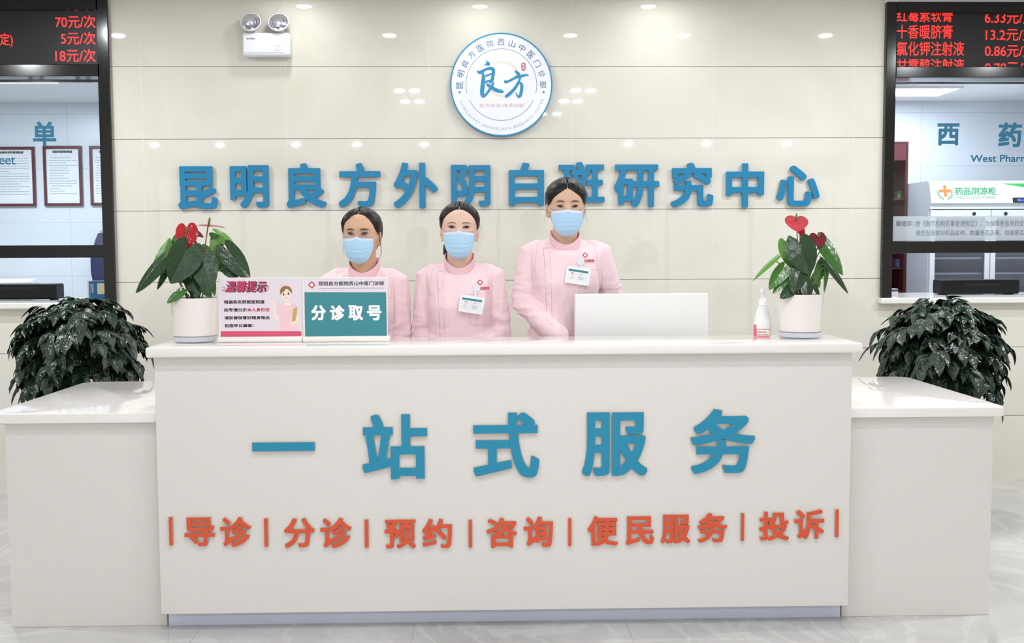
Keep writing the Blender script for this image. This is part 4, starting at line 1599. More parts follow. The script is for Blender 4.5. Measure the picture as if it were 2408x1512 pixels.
# ---------------------------------------------------------------- floor plants behind the side counters
M_bush = mat('dark wrinkled leaf', (34, 56, 40), .2, vary=.5, scale=9, bump=.75, bscale=48, spec=.6)
M_bark = mat('brown bark', (84, 66, 48), .8, bump=.4, bscale=40)


def bush(cx_, cy_, zc, rx, ry, rz, seed, label, nst=150):
    rnd = random.Random(seed)
    t = thing('bushy_floor_plant', label, 'plant', (cx_, cy_, 0), 'floor plants behind the side counters')
    MB().lathe((cx_, cy_, 0), [(0, 0), (.13, 0), (.135, .01), (.165, .28), (.17, .3), (.155, .3), (.15, .27), (0, .27)], 40).build('pot', mat('white glazed pot', (230, 230, 226), .3), t, smooth=True, auto=35)
    MB().lathe((cx_, cy_, 0), [(0, .275), (.148, .275)], 24).build('soil', M_soil, t)
    tr = MB()
    for k in range(5):
        a = 2 * PI * k / 5 + .3
        tr.tube(bez(Vector((cx_ + .03 * math.cos(a), cy_ + .03 * math.sin(a), .27)), Vector((cx_ + .04 * math.cos(a), cy_ + .04 * math.sin(a), .5)), Vector((cx_ + .12 * math.cos(a), cy_ + .1 * math.sin(a), zc + .05)), 8), [.012] * 6 + [.009, .007, .005], 8)
    tr.build('trunk', M_bark, t, smooth=True)
    lm = MB()
    sm = MB()

    def leaflet(P, d, nrm, L, W):
        d = d.normalized()
        nrm = (nrm - d * nrm.dot(d)).normalized()
        sd = d.cross(nrm)
        rows = ((0, .06), (.1, .5), (.27, .92), (.45, 1.0), (.64, .8), (.82, .42), (.92, .17), (1.0, .02))
        k = len(lm.v)
        curl = rnd.uniform(.08, .3)
        for tt, w in rows:
            base = P + d * (L * tt) - nrm * (curl * L * tt * tt)
            for q in (-1, -.5, 0, .5, 1):
                x = q * w * W / 2
                h = (abs(q) * .16 * W * w) + .03 * W * math.sin(tt * 20 + 3 * q)
                lm.v.append(base + sd * x + nrm * h)
        for i in range(len(rows) - 1):
            for j in range(4):
                lm.f.append([k + i * 5 + j, k + i * 5 + j + 1, k + (i + 1) * 5 + j + 1, k + (i + 1) * 5 + j])
                lm.m.append(0)
    for s in range(nst):
        # stems spread over a dome, leaning out and drooping
        z_ = 1 - 1.95 * (s + .5) / nst
        a = s * 2.39996 + rnd.uniform(-.3, .3)
        rr = math.sqrt(max(0, 1 - max(z_, -.2) ** 2))
        dirv = Vector((rr * math.cos(a), rr * math.sin(a), z_))
        k = rnd.uniform(.8, 1.06)
        tipc = Vector((cx_ + rx * dirv.x * k, cy_ + ry * dirv.y * k, zc + (rz if z_ > 0 else rz * 1.25) * z_ * k))
        s0 = Vector((cx_ + rx * dirv.x * .15, cy_ + ry * dirv.y * .15, zc + rz * z_ * .3 - .05))
        m1 = s0 * .35 + tipc * .65 + Vector((0, 0, .09))
        cv = bez(s0, m1, tipc, 10)
        sm.tube(cv, [.004 - .00025 * i for i in range(11)], 5)
        for i in range(3, 11):
            P = cv[i]
            tg = (cv[min(i + 1, 10)] - cv[i - 1]).normalized()
            out = Vector((dirv.x, dirv.y, .25)).normalized()
            sdv = tg.cross(Vector((0, 0, 1)))
            if sdv.length < .1:
                sdv = Vector((math.cos(a + 1.5), math.sin(a + 1.5), 0))
            sdv.normalize()
            for sg in ((-1, 1) if i < 10 else (0,)):
                if rnd.random() < .12:
                    continue
                d = tg * .55 + sdv * sg * rnd.uniform(.5, 1.0) + Vector((0, 0, -rnd.uniform(.35, .95))) + out * .25
                n_ = out * rnd.uniform(.5, 1) + Vector((0, 0, rnd.uniform(.5, 1.1))) + sdv * sg * rnd.uniform(-.2, .5)
                L = rnd.uniform(.062, .10) * (1.1 if sg == 0 else 1)
                leaflet(P, d, n_, L, L * rnd.uniform(.46, .60))
    sm.build('stems', mat('olive stem', (70, 80, 48), .5), t, smooth=True)
    lm.build('foliage', M_bush, t, smooth=True)
    return t


cb = at(186, 815, 5.36)
bush(cb.x, 5.36, cb.z, .315, .30, .25, 3, 'dark green bushy plant behind the left side counter')
cb = at(2212, 815, 5.36)
bush(cb.x, 5.36, cb.z, .325, .30, .26, 11, 'dark green bushy plant behind the right side counter')
# ---------------------------------------------------------------- the three nurses
HEADW = [(0, .010), (.004, .024), (.012, .036), (.03, .050), (.05, .0585), (.08, .0665), (.105, .0715), (.13, .074), (.155, .0735), (.18, .0655), (.198, .050), (.21, .031), (.216, .014), (.218, .0)]
HEADW = [(z_, w_ * 1.04) for z_, w_ in HEADW]
HEADF = [(0, .062), (.004, .068), (.012, .074), (.03, .079), (.05, .080), (.08, .083), (.105, .084), (.121, .083), (.14, .087), (.16, .086), (.18, .076), (.198, .056), (.21, .033), (.216, .014), (.218, .0)]
HEADB = [(0, .0), (.012, .015), (.03, .045), (.06, .074), (.1, .094), (.14, .10), (.17, .091), (.19, .072), (.2, .057), (.21, .036), (.216, .015), (.218, .0)]


def interp(tab, z):
    if z <= tab[0][0]:
        return tab[0][1]
    for (a, p), (b, q) in zip(tab, tab[1:]):
        if z <= b:
            return p + (q - p) * (z - a) / (b - a)
    return tab[-1][1]


def smooth_tab(tab, lo, hi, n=400):
    xs = np.linspace(lo, hi, n)
    ys = np.array([interp(tab, x) for x in xs])
    k = np.hanning(21)
    k /= k.sum()
    yp = np.pad(ys, 10, mode='reflect', reflect_type='odd')
    return xs, np.convolve(yp, k, mode='valid')


HT = {k: smooth_tab(t, 0, .2 if False else .218) for k, t in (('w', HEADW), ('f', HEADF), ('b', HEADB))}


def hv(k, z):
    if z > .195:
        return max(0.0, interp({'w': HEADW, 'f': HEADF, 'b': HEADB}[k], z)) if z > .205 else float(np.interp(z, *HT[k]))
    return float(np.interp(z, *HT[k]))


def g2(x, z, cx, cz, sx, sz):
    return math.exp(-((x - cx) / sx) ** 2 - ((z - cz) / sz) ** 2)


def face_relief(x, z):
    """Extra height of the face towards the front: nose, brows, sockets, cheeks."""
    h = .017 * g2(x, z, 0, .074, .011, .016) + .010 * g2(x, z, 0, .095, .009, .022)
    for s in (-1, 1):
        h += -.0055 * g2(x, z, s * .031, .121, .017, .010) + .002 * g2(x, z, s * .03, .138, .02, .008) + .002 * g2(x, z, s * .036, .09, .02, .02)
    h += .004 * g2(x, z, 0, .045, .02, .008)
    return h


def head_pt(th, z, off=0.0):
    """th = 0 looks at the hall (-y)."""
    w, f, b = hv('w', z) + off, hv('f', z) + off, hv('b', z) + off
    s, c = math.sin(th), math.cos(th)
    n = 2.35
    q = (abs(s) ** n + abs(c) ** n) ** (-1 / n)
    x = w * s * q
    y = -(f if c > 0 else b) * c * q
    if c > 0:
        y -= face_relief(x, z) * min(1, c * 2)
    return Vector((x, y, z))


def face_y(x, z, off=0.0):
    w, f = hv('w', z) + off, hv('f', z) + off
    n = 2.35
    t = min(.999, abs(x) / max(w, 1e-4))
    return -f * (1 - t ** n) ** (1 / n) - face_relief(x, z)


def remesh(mb, voxel, smooth_it):
    me = bpy.data.meshes.new('tmp')
    me.from_pydata([tuple(p) for p in mb.v], [], mb.f)
    o = bpy.data.objects.new('tmp', me)
    COL.objects.link(o)
    md = o.modifiers.new('r', 'REMESH')
    md.mode = 'VOXEL'
    md.voxel_size = voxel
    if smooth_it:
        s = o.modifiers.new('s', 'SMOOTH')
        s.factor = .5
        s.iterations = smooth_it
    dg = bpy.context.evaluated_depsgraph_get()
    m2 = bpy.data.meshes.new_from_object(o.evaluated_get(dg), depsgraph=dg)
    out = MB()
    out.v = [v.co.copy() for v in m2.vertices]
    out.f = [list(p.vertices) for p in m2.polygons]
    out.m = [0] * len(out.f)
    bpy.data.objects.remove(o)
    bpy.data.meshes.remove(me)
    bpy.data.meshes.remove(m2)
    return out


def hair_mat(name, rgb):
    m = bpy.data.materials.new(name)
    m.use_nodes = True
    nt = m.node_tree
    b = nt.nodes['Principled BSDF']
    b.inputs['Roughness'].default_value = .4
    b.inputs['Specular IOR Level'].default_value = .32
    uv = nt.nodes.new('ShaderNodeUVMap')
    mp = nt.nodes.new('ShaderNodeMapping')
    mp.inputs['Scale'].default_value = (130, 2.2, 1)
    nt.links.new(uv.outputs[0], mp.inputs[0])
    n = nt.nodes.new('ShaderNodeTexNoise')
    n.inputs['Scale'].default_value = 1
    n.inputs['Detail'].default_value = 3
    nt.links.new(mp.outputs[0], n.inputs['Vector'])
    rp = nt.nodes.new('ShaderNodeValToRGB')
    rp.color_ramp.elements[0].position = .35
    rp.color_ramp.elements[1].position = .7
    c = lin(rgb)
    rp.color_ramp.elements[0].color = (*[q * .5 for q in c], 1)
    rp.color_ramp.elements[1].color = (*[q * 1.5 for q in c], 1)
    nt.links.new(n.outputs[0], rp.inputs[0])
    nt.links.new(rp.outputs[0], b.inputs['Base Color'])
    bp = nt.nodes.new('ShaderNodeBump')
    bp.inputs['Strength'].default_value = .5
    bp.inputs['Distance'].default_value = .002
    nt.links.new(n.outputs[0], bp.inputs['Height'])
    nt.links.new(bp.outputs[0], b.inputs['Normal'])
    MATS[name] = m
    return m


M_tunic = mat('pink cotton', (252, 222, 228), .75, bump=.06, bscale=220, sheen=.2)
M_tunic2 = mat('pink cotton collar', (244, 200, 209), .75, bump=.06, bscale=220)
M_seam = mat('pink seam', (232, 182, 192), .8)
M_mask = mat('light blue nonwoven', (180, 220, 248), .7, bump=.05, bscale=400)
M_maskw = mat('white nonwoven', (216, 226, 244), .7)
M_button = mat('pearly white button', (240, 230, 232), .2, coat=.5)
M_eye = mat('eye white', (176, 160, 152), .35)
M_iris = mat('dark brown iris', (30, 20, 17), .3)
M_lash = mat('dark lashes', (44, 32, 30), .6)
M_trouser = mat('white cotton trousers', (232, 232, 234), .8)
M_shoe = mat('white shoe leather', (230, 230, 230), .4)


def nurse(P, cfg, label):
    """P: where the chin is. cfg: head turn, hairline, body proportions, skin and hair colours."""
    P = Vector(P)
    k = cfg.get('k', 1.0)                        # head size
    bs = cfg.get('b', 1.0)                       # body width
    t = thing('person', label, 'person', (P.x, P.y + .03, 0), 'nurses behind the reception desk')
    M_skin = mat(cfg['id'] + ' skin', cfg['skin'], .48, sss=.12, vary=.06, scale=30)
    M_lip = mat(cfg['id'] + ' brow', cfg['brow'], .8)
    M_hair = hair_mat(cfg['id'] + ' hair', cfg['hair'])
    M_lid = mat(cfg['id'] + ' eyelid', tuple(int(c * .82) for c in cfg['skin']), .5)
    piv = Vector((0, .02, .0))
    RM = Matrix.Rotation(R(cfg.get('yaw', 0)), 3, 'Z') @ Matrix.Rotation(R(cfg.get('nod', 0)), 3, 'X') @ Matrix.Rotation(R(cfg.get('tilt', 0)), 3, 'Y')

    def H(p):
        return P + piv + RM @ ((Vector(p) - piv) * k)

    def HM(mb):
        mb.v = [H(p) for p in mb.v]
        return mb
    # ---- body: head, ears, neck, trunk, arms, hands and legs grown together into one surface
    body = MB()
    zs = [.0005, .002, .005] + [.01 + .2 * i / 50 for i in range(51)] + [.2125, .2145, .2165]
    body.loft([[H(head_pt(2 * PI * i / 72, z)) for i in range(72)] for z in zs])
    for s in (-1, 1):
        E = Matrix.Rotation(R(s * 22), 3, 'Z') @ Matrix.Rotation(R(10), 3, 'X')
        e = MB().ball((s * .0755, .012, .092), .007, .017, .031, 16, E)
        e.ball((s * .0745, .006, .068), .006, .009, .011, 12)
        HM(e)
        body.add(e.v, e.f)
    nk = P + Vector((0, .028, 0))
    body.tube([H((0, .03, .06)), H((0, .026, .02)), nk + Vector((0, .004, -.03)), nk + Vector((0, .006, -.13))], [.052, .052, .0545, .058], 28)
    d2 = lambda x, y, d: Vector((P.x + x * bs, P.y + .035 + y, P.z - d))
    RINGS = [(.030, .058, .055, .006), (.037, .085, .064, .008), (.046, .120, .074, .008), (.062, .146, .086, .006), (.10, .146, .100, .0), (.17, .140, .112, -.004), (.22, .136, .117, -.006), (.30, .128, .112, .0), (.38, .130, .108, .0), (.48, .168, .116, .004), (.58, .180, .124, .006), (.68, .186, .128, .006)]

    def ring(d, rx, ry, oy, s=1.0, grow=0.0, n=56):
        out = []
        for i in range(n):
            a = 2 * PI * i / n
            q = (abs(math.cos(a)) ** 2.5 + abs(math.sin(a)) ** 2.5) ** (-1 / 2.5)
            x, y = math.cos(a) * q * (rx * s + grow), math.sin(a) * q * (ry * s + grow)
            if y < 0 and .12 < d < .34:
                y -= cfg.get('bust', .016) * (math.exp(-((x - .07) / .05) ** 2) + math.exp(-((x + .07) / .05) ** 2)) * math.exp(-((d - .21) / .07) ** 2)
            dd = d + (.046 * min(1.2, max(0.0, -y / max(ry, .01))) ** 1.5 * max(0.0, 1 - (d - .03) / .05) if d < .08 else 0)
            out.append(d2(x, y + oy, dd))
        return out
    body.loft([ring(*r_, s=.86) for r_ in RINGS[4:]])
    AR = cfg['arms']
    hip = P.z - .60
    for s, arm in zip((-1, 1), AR):
        J = [d2(*q) for q in arm]                  # shoulder, elbow, wrist
        mid1, mid2 = J[0].lerp(J[1], .5), J[1].lerp(J[2], .5)
        body.tube([J[0], mid1, J[1], mid2, J[2]], [.036, .037, .034, .032, .024], 18, True)
        # hand: palm, four fingers of unequal length bent round the other hand, thumb from the side
        fw = (J[2] - J[1]).normalized()
        inn = Vector((-s, 0, 0))
        inn = (inn - fw * inn.dot(fw)).normalized()
        dn = fw.cross(inn) * (1 if fw.cross(inn).z < 0 else -1)
        pc = J[2] + fw * .045 + Vector((0, -.012 * (s > 0), .008 * s))
        body.tube([J[2], J[2] + fw * .02, pc, pc + fw * .035], [.021, .025, .027, .020], 14, True)
        up_ = fw.cross(dn)
        for q, L in zip((-1.5, -.5, .5, 1.5), (.060, .070, .066, .052)):
            b0 = pc + fw * .03 + up_ * (q * .014)
            b1 = b0 + fw * L * .42 + dn * L * .1
            b2 = b1 + fw * L * .22 + dn * L * .28
            b3 = b2 - fw * L * .02 + dn * L * .26
            body.tube([b0, b1, b2, b3], [.0085, .008, .0075, .0065], 10, True)
        th0 = pc - fw * .02 + up_ * .02
        body.tube([th0, th0 + fw * .028 + up_ * .014, th0 + fw * .052 + up_ * .012 + dn * .012], [.0105, .0095, .0078], 10, True)
    for s in (-1, 1):
        hx = .085 * bs * s
        body.tube([Vector((P.x + hx, P.y + .04, hip)), Vector((P.x + hx, P.y + .035, hip * .55)), Vector((P.x + hx, P.y + .05, .09)), Vector((P.x + hx, P.y + .05, .045))], [.078, .056, .036, .036], 20, True)
        body.tube([Vector((P.x + hx, P.y + .07, .035)), Vector((P.x + hx * 1.1, P.y - .06, .03)), Vector((P.x + hx * 1.15, P.y - .1, .026))], [.03, .034, .022], 14, True)
    bod = remesh(body, .0042, 2)
    bod.build('body', M_skin, t, smooth=True)
    # ---- eyes, brows
    EX, EZ = .0308, cfg.get('ez', .121)
    ew, eh = cfg.get('ew', .0145), cfg.get('eh', .0042)
    for s in (-1, 1):
        up_c, lo_c = [], []
        n = 14
        for i in range(n + 1):
            q = -1 + 2 * i / n
            x = s * EX + q * ew * 1.0
            sl = s * q * .0012                     # outer corner a little higher
            up_c.append((x, EZ + sl + eh * (1 - abs(q + s * .12 * (1 - q * q)) ** 2.2)))
            lo_c.append((x, EZ + sl - eh * .72 * (1 - abs(q) ** 2.4)))
        off = .0046
        mb = MB()
        vs = [(x, face_y(x, z) - off, z) for x, z in up_c] + [(x, face_y(x, z) - off, z) for x, z in lo_c]
        mb.add(vs, [(i, n + 1 + i, n + 2 + i, i + 1) for i in range(n)])
        ey = HM(mb).build('eye', M_eye, t, smooth=True)
        # iris: a disc kept between the lids
        ir = MB()
        icx, icz, irr = s * EX + cfg.get('gaze', 0), EZ + .0004, .0064
        pts = []
        for i in range(26):
            a = 2 * PI * i / 26
            x, z = icx + irr * math.cos(a), icz + irr * math.sin(a)
            q = (x - s * EX) / ew
            zu = np.interp(x, [p[0] for p in up_c], [p[1] for p in up_c])
            zl = np.interp(x, [p[0] for p in lo_c], [p[1] for p in lo_c])
            z = min(max(z, zl), zu)
            pts.append((x, face_y(x, z) - off - .0008, z))
        ir.add(pts, [list(range(26))])
        HM(ir).build('iris', M_iris, ey, smooth=True)
        gl = MB().ball((icx - .0014, face_y(icx, icz) - off - .0014, icz + .0018), .0007, .0003, .0007, 8)
        HM(gl).build('catchlight', M_eye, ey)
        la = MB()
        la.tube([(x, face_y(x, z) - off - .0006, z + .0003) for x, z in up_c], [.0006 + .0014 * math.sin(PI * min(1, (i + 1.5) / (n + 2))) for i in range(n + 1)], 6)
        la.tube([(x, face_y(x, z) - off - .0002, z) for x, z in lo_c], .00045, 5)
        HM(la).build('eyelashes', M_lash, ey, smooth=True)
        li = MB()
        li.tube([(x, face_y(x, z) - off + .0004, z + .0030) for x, z in up_c], [.0006 + .0006 * math.sin(PI * i / n) for i in range(n + 1)], 6)
        HM(li).build('eyelid_crease', M_lid, ey, smooth=True)
        br = MB()
        top, low = [], []
        for i in range(13):
            q = i / 12
            x = s * (.0135 + .038 * q)
            z = cfg.get('bz', .1395) + .0045 * math.sin(PI * min(1, q * .85 + .08)) - .003 * q ** 3
            w = cfg.get('bw', .0024) * (.18 + 1.1 * math.sin(PI * min(1, q * .8 + .12))) * (1 - .75 * q ** 3)
            top.append((x, face_y(x, z + w) - .0018, z + w))
            low.append((x, face_y(x, z - w) - .0018, z - w))
        br.add(top + low, [(i, i + 1, 14 + i, 13 + i) for i in range(12)])
        HM(br).build('eyebrow', M_lip, t, smooth=True)
    # ---- hair: scalp cap from the hairline up, parted in the middle, gathered behind
    hl = cfg['hairline']                            # (angle, z) from the forehead round to the nape
    cols = []
    na = 150
    for i in range(na):
        u = -1 + 2 * i / na
        cols.append(PI * (abs(u) ** 1.35) * (1 if u >= 0 else -1))
    nr = 34
    hm = MB()
    hm.uv = []
    for j in range(nr):
        s_ = j / (nr - 1)
        for a in cols:
            ad = abs(math.degrees(a))
            z0 = interp(hl, ad)
            z = z0 + (.2179 - z0) * (1 - (1 - s_) ** 1.25)
            p = head_pt(a, min(z, .2165))
            if j == nr - 1:
                p = Vector((0, 0, .218))
            cdir = (p - Vector((0, .008, .115))).normalized()
            dist = (z - z0)
            th = cfg.get('vol', .0105) * (1 + .2 * abs(math.sin(a))) * min(1, dist / (.016 + .03 * abs(math.sin(a)))) ** .6 - .0012
            if p.y < .05 and cfg.get('part', 1) and ad < 115:
                th -= (th + .0032) * math.exp(-((p.x - cfg.get('partx', 0)) / .0017) ** 2) * min(1, max(0, (-p.y - .012) / .02))
            th += .0012 * noise.noise(Vector((a * 9, s_ * 2.0, 1.3))) * min(1, dist / .02)
            hm.v.append(p + cdir * th)
            hm.uv.append((a / (2 * PI) + .5, s_))
    for j in range(nr - 1):
        for i in range(na):
            i2 = (i + 1) % na
            hm.f.append([j * na + i, j * na + i2, (j + 1) * na + i2, (j + 1) * na + i])
            hm.m.append(0)

    def tail(pts, rad, n=14):
        q = MB().tube(pts, rad, n, True)
        kk = len(hm.v)
        m = len(q.v)
        hm.v += q.v
        hm.uv += [((i % n) / n, i / m * 3) for i in range(m)]
        for f in q.f:
            hm.f.append([v + kk for v in f])
            hm.m.append(0)
    for pts, rad in cfg['tails']:
        tail(pts, rad)
    for st in cfg['strands']:
        pts = [Vector(q) if len(q) == 3 else head_pt(R(q[0]), q[1], .006) for q in st]
        cv = []
        for i in range(len(pts) - 1):
            for q in range(5):
                cv.append(pts[i].lerp(pts[i + 1], q / 5))
        cv.append(pts[-1])
        cv = [cv[0]] + [(cv[i - 1] + cv[i] * 2 + cv[i + 1]) / 4 for i in range(1, len(cv) - 1)] + [cv[-1]]
        tail(cv, [cfg.get('sw', .0007)] * len(cv), 5)
    HM(hm)
    hm.build('hair', M_hair, t, smooth=True)
    # ---- pleated face mask
    mk = MB()
    nu, nv_ = 44, 60
    FZ = [(-.012, .060), (0, .080), (.015, .092), (.04, .101), (.07, .106), (.085, .105), (.102, .0945), (.115, .088)]

    def mask_pt(u, s, lift=0.0):
        au = abs(u)
        zt = cfg.get('mt', .103) - .007 * au ** 1.5 + .003 * math.exp(-(u / .18) ** 2)
        zb = -.011 + .048 * au ** 3.0
        z = zt + (zb - zt) * s
        x = u * (.0635 + .0030 * math.sin(PI * min(1, s * 1.1))) * (1 - .08 * s ** 2)
        Fz = interp(FZ, z) + lift
        n = 2.15
        q = min(.995, abs(x) / .0815)
        y = -Fz * (1 - q ** n) ** (1 / n)
        # folds: three shallow steps running across
        fade = 1 - au ** 2
        y -= fade * .0046 * sum(((s - c) % 1) * 6 if 0 <= s - c < .14 else 0 for c in (.30, .47, .63)) * .45
        y -= .0022 * fade * math.sin(PI * s)
        y -= .0006 * noise.noise(Vector((u * 7, s * 9, cfg['seed'])))
        # a slight ridge down the middle from the fold
        y -= .0012 * math.exp(-(u / .05) ** 2)
        return Vector((x, y, z))
    rows = []
    for j in range(nv_ + 1):
        rows.append([mask_pt(-1 + 2 * i / nu, j / nv_) for i in range(nu + 1)])
    back_ = [[p + Vector((0, .0015, 0)) for p in r_] for r_ in rows]
    n1 = nu + 1
    vs = [p for r_ in rows for p in r_] + [p for r_ in back_ for p in r_]
    o2 = n1 * (nv_ + 1)
    fs = []
    for j in range(nv_):
        for i in range(nu):
            a, b_, c, d = j * n1 + i, j * n1 + i + 1, (j + 1) * n1 + i + 1, (j + 1) * n1 + i
            fs.append((d, c, b_, a))
            fs.append((a + o2, b_ + o2, c + o2, d + o2))
    mk.add(vs, fs)
    mo = HM(mk).build('face_mask', M_mask, t, smooth=True)
    eb = MB()
    for s0, s1 in ((-.012, .105),):
        rws = [[mask_pt(-1.0 + 2.0 * i / nu, s0 + (s1 - s0) * j / 5) + Vector((0, -.0009, 0)) for i in range(nu + 1)] for j in range(6)]
        eb.add([p for r_ in rws for p in r_], [((j + 1) * n1 + i, (j + 1) * n1 + i + 1, j * n1 + i + 1, j * n1 + i) for j in range(5) for i in range(nu)])
    HM(eb).build('top_band', M_maskw, mo, smooth=True)
    for s in (-1, 1):
        lo = MB()
        a_, c_2 = mask_pt(s, .02), mask_pt(s, .62)
        lo.tube([a_, Vector((s * .0745, -.028, .101)), Vector((s * .0785, .0, .112)), Vector((s * .0800, .016, .116))], .0013, 6, True)
        HM(lo).build('ear_loop', M_maskw, mo, smooth=True)
    # ---- spectacles
    if cfg.get('glasses'):
        fr_ = MB()
        lens_ = []
        gy = -.0985
        for s in (-1, 1):
            pts = []
            for i in range(33):
                a = 2 * PI * i / 32
                q = (abs(math.cos(a)) ** 3.2 + abs(math.sin(a)) ** 3.2) ** (-1 / 3.2)
                x, z = s * .0315 + .0205 * math.cos(a) * q, EZ - .001 + .0145 * math.sin(a) * q
                pts.append(Vector((x, gy + .35 * (abs(x) ** 2) * 8, z)))
            fr_.tube(pts, .0007, 6)
            lens_.append(HM(MB().add(pts[:-1], [list(range(32)) if s > 0 else list(range(31, -1, -1))])))
            fr_.tube([(s * .0525, gy + .008, EZ + .003), (s * .068, -.075, EZ + .004), (s * .078, -.03, EZ + .001), (s * .081, .01, EZ - .004)], .0008, 6)
        fr_.tube([(-.0112, gy, EZ + .002), (-.005, gy - .002, EZ + .0045), (.005, gy - .002, EZ + .0045), (.0112, gy, EZ + .002)], .0008, 6)
        sp_ = HM(fr_).build('glasses', mat('silver wire', (196, 190, 192), .2, metal=.9), t, smooth=True)
        for q in lens_:
            q.build('lens', glass_mat('spectacle lens'), sp_)
    # ---- tunic: trunk and two sleeves as one cloth surface
    tu = MB()
    rr = [ring(d, rx, ry, oy, grow=.002) for d, rx, ry, oy in RINGS]
    tu.loft(rr)
    for s, arm in zip((-1, 1), AR):
        J = [d2(*q) for q in arm]
        cuff = J[1].lerp(J[2], .96)
        sh0 = J[0] + Vector((-s * .03, 0, .010))
        tu.tube([sh0, J[0], J[0].lerp(J[1], .35), J[0].lerp(J[1], .7), J[1], J[1].lerp(J[2], .45), cuff], [.046, .052, .054, .053, .052, .050, .044], 26, True)
    tn = remesh(tu, .006, 6)
    # folds in the cloth: ridges gathered at elbows, armpits and waist
    me = bpy.data.meshes.new('tmp')
    me.from_pydata([tuple(p) for p in tn.v], [], tn.f)
    me.update()
    nor = [v.normal.copy() for v in me.vertices]
    bpy.data.meshes.remove(me)
    els = [d2(*arm[1]) for arm in AR]
    pits = [d2(arm[0][0] * .86, -.03, .14) for arm in AR]
    sd_ = cfg['seed'] * 7.7
    for i, p in enumerate(tn.v):
        e = max(math.exp(-((p - q).length / .13) ** 2) for q in els)
        a = max(math.exp(-((p - q).length / .085) ** 2) for q in pits)
        q = p - P
        f1 = noise.noise(Vector((q.x * 9 + q.z * 13, q.y * 8, q.z * 26 - q.x * 6 + sd_)))
        r1 = (1 - abs(f1)) ** 4
        f2 = noise.noise(Vector((q.x * 30 + sd_, q.y * 14, q.z * 7 + q.x * 12)))
        r2 = (1 - abs(f2)) ** 4
        f3 = noise.noise(Vector((q.x * 11, q.y * 9 + sd_, q.z * 9)))
        low = min(1, max(0, (-q.z - .12) / .2))
        tn.v[i] = p + nor[i] * (.0105 * e * (r1 - .3) + .006 * a * (r2 - .3) + .004 * low * (r2 - .3) + .0028 * f3)
    to = tn.build('tunic', M_tunic, t, smooth=True)
    bvh = bvhtree.BVHTree.FromPolygons([tuple(p) for p in tn.v], tn.f)

    def front(x, z, out=0.0):
        hit = bvh.ray_cast(Vector((x, P.y - 1.0, z)), Vector((0, 1, 0)))
        p = hit[0] if hit[0] is not None else Vector((x, P.y - .08, z))
        return p + Vector((0, -out, 0)), (hit[1] or Vector((0, -1, 0)))
    # stand collar
    cr_ = []
    n = 48
    for (rx, ry, fd, bd, off) in ((.065, .064, .090, .040, .0), (.066, .065, .076, .018, .0), (.0625, .062, .056, -.008, .0), (.0605, .060, .055, -.009, .0), (.0615, .061, .072, .018, .0)):
        rg = []
        for i in range(n):
            a = 2 * PI * i / n
            fr0 = (1 - math.cos(a)) / 2           # 0 in front, 1 behind
            d = fd + (bd - fd) * min(1, fr0 * 1.7) ** .8
            rg.append(Vector((P.x + rx * math.sin(a) * 1.03, P.y + .036 - ry * math.cos(a) - .012 * (1 - fr0), P.z - d)))
        cr_.append(rg)
    MB().loft(cr_, caps=False).build('collar', M_tunic2, to, smooth=True)

    # placket seam down the (viewer's) left front, pocket, sleeve seams
    def line(pts, r_=.0011, n_=24):
        q = []
        for (x0, d0), (x1, d1) in zip(pts, pts[1:]):
            for i in range(n_):
                f = i / n_
                q.append(front(P.x + (x0 + (x1 - x0) * f) * bs, P.z - (d0 + (d1 - d0) * f), .0004)[0])
        for _ in range(2):
            q = [q[0]] + [(q[i - 1] + q[i] * 2 + q[i + 1]) / 4 for i in range(1, len(q) - 1)] + [q[-1]]
        return q
    se_ = MB()
    se_.tube(line([(-.048, .062), (-.092, .07), (-.088, .14), (-.078, .45)]), .0010, 6)
    se_.tube(line([(-.046, .072), (-.068, .085), (-.066, .14), (-.058, .45)]), .0006, 6)
    for s in (-1, 1):
        se_.tube(line([(s * .112, .052), (s * .122, .10), (s * .128, .17)]), .0007, 6)
    se_.build('placket', M_seam, to, smooth=True)
    pk = MB().tube(line([(.045, .165), (.045, .285), (.055, .295), (.125, .295), (.135, .285), (.135, .16)]), .0008, 6)
    pk.tube(line([(.043, .166), (.137, .158)]), .0008, 6)
    pk.build('pocket', M_seam, to, smooth=True)
    for x, d in ((-.050, .048), (-.062, .068), (-.083, .068), (-.080, .135), (-.076, .215), (-.070, .30), (-.064, .38)):
        p, nn = front(P.x + x * bs, P.z - d, .0008)
        if d < .06:
            p = Vector((P.x - .046, P.y - .012, P.z - .044))
            nn = Vector((-.6, -.8, 0))
        q = nn.normalized()
        fr0 = Fr(p, Vector((1, 0, 0)) - q * q.x, Vector((0, 0, 1)) - q * q.z)
        MB().ell(fr0, 0, 0, .0068, .0068, -.001, .0016, 20).ring(fr0, 0, 0, .0048, .0066, .0014, .0026, n=20).build('button', M_button, to, smooth=True, auto=40)
    # red emblem and hospital name
    if cfg.get('emblem'):
        ex, ed = cfg['emblem']
        p, nn = front(P.x + ex, P.z - ed, .0015)
        nn = (nn + Vector((0, -1, 0))).normalized()
        fe = Fr(p, Vector((1, 0, .02)) - nn * nn.x, Vector((0, 0, 1)) - nn * nn.z)
        q = MB()
        clover(q, fe, 0, 0, .0125, .001)
        q.build('emblem', [mat('mark red print', (206, 74, 88), .5), mat('print white', (250, 248, 250), .4)], to)
        MB().text('昆明良方医院', fe, -.036, -.031, .074, .0125, bold=.0005, d0=.0035, slant=.02).build('emblem_text', mat('crimson print', (190, 34, 64), .5), to)
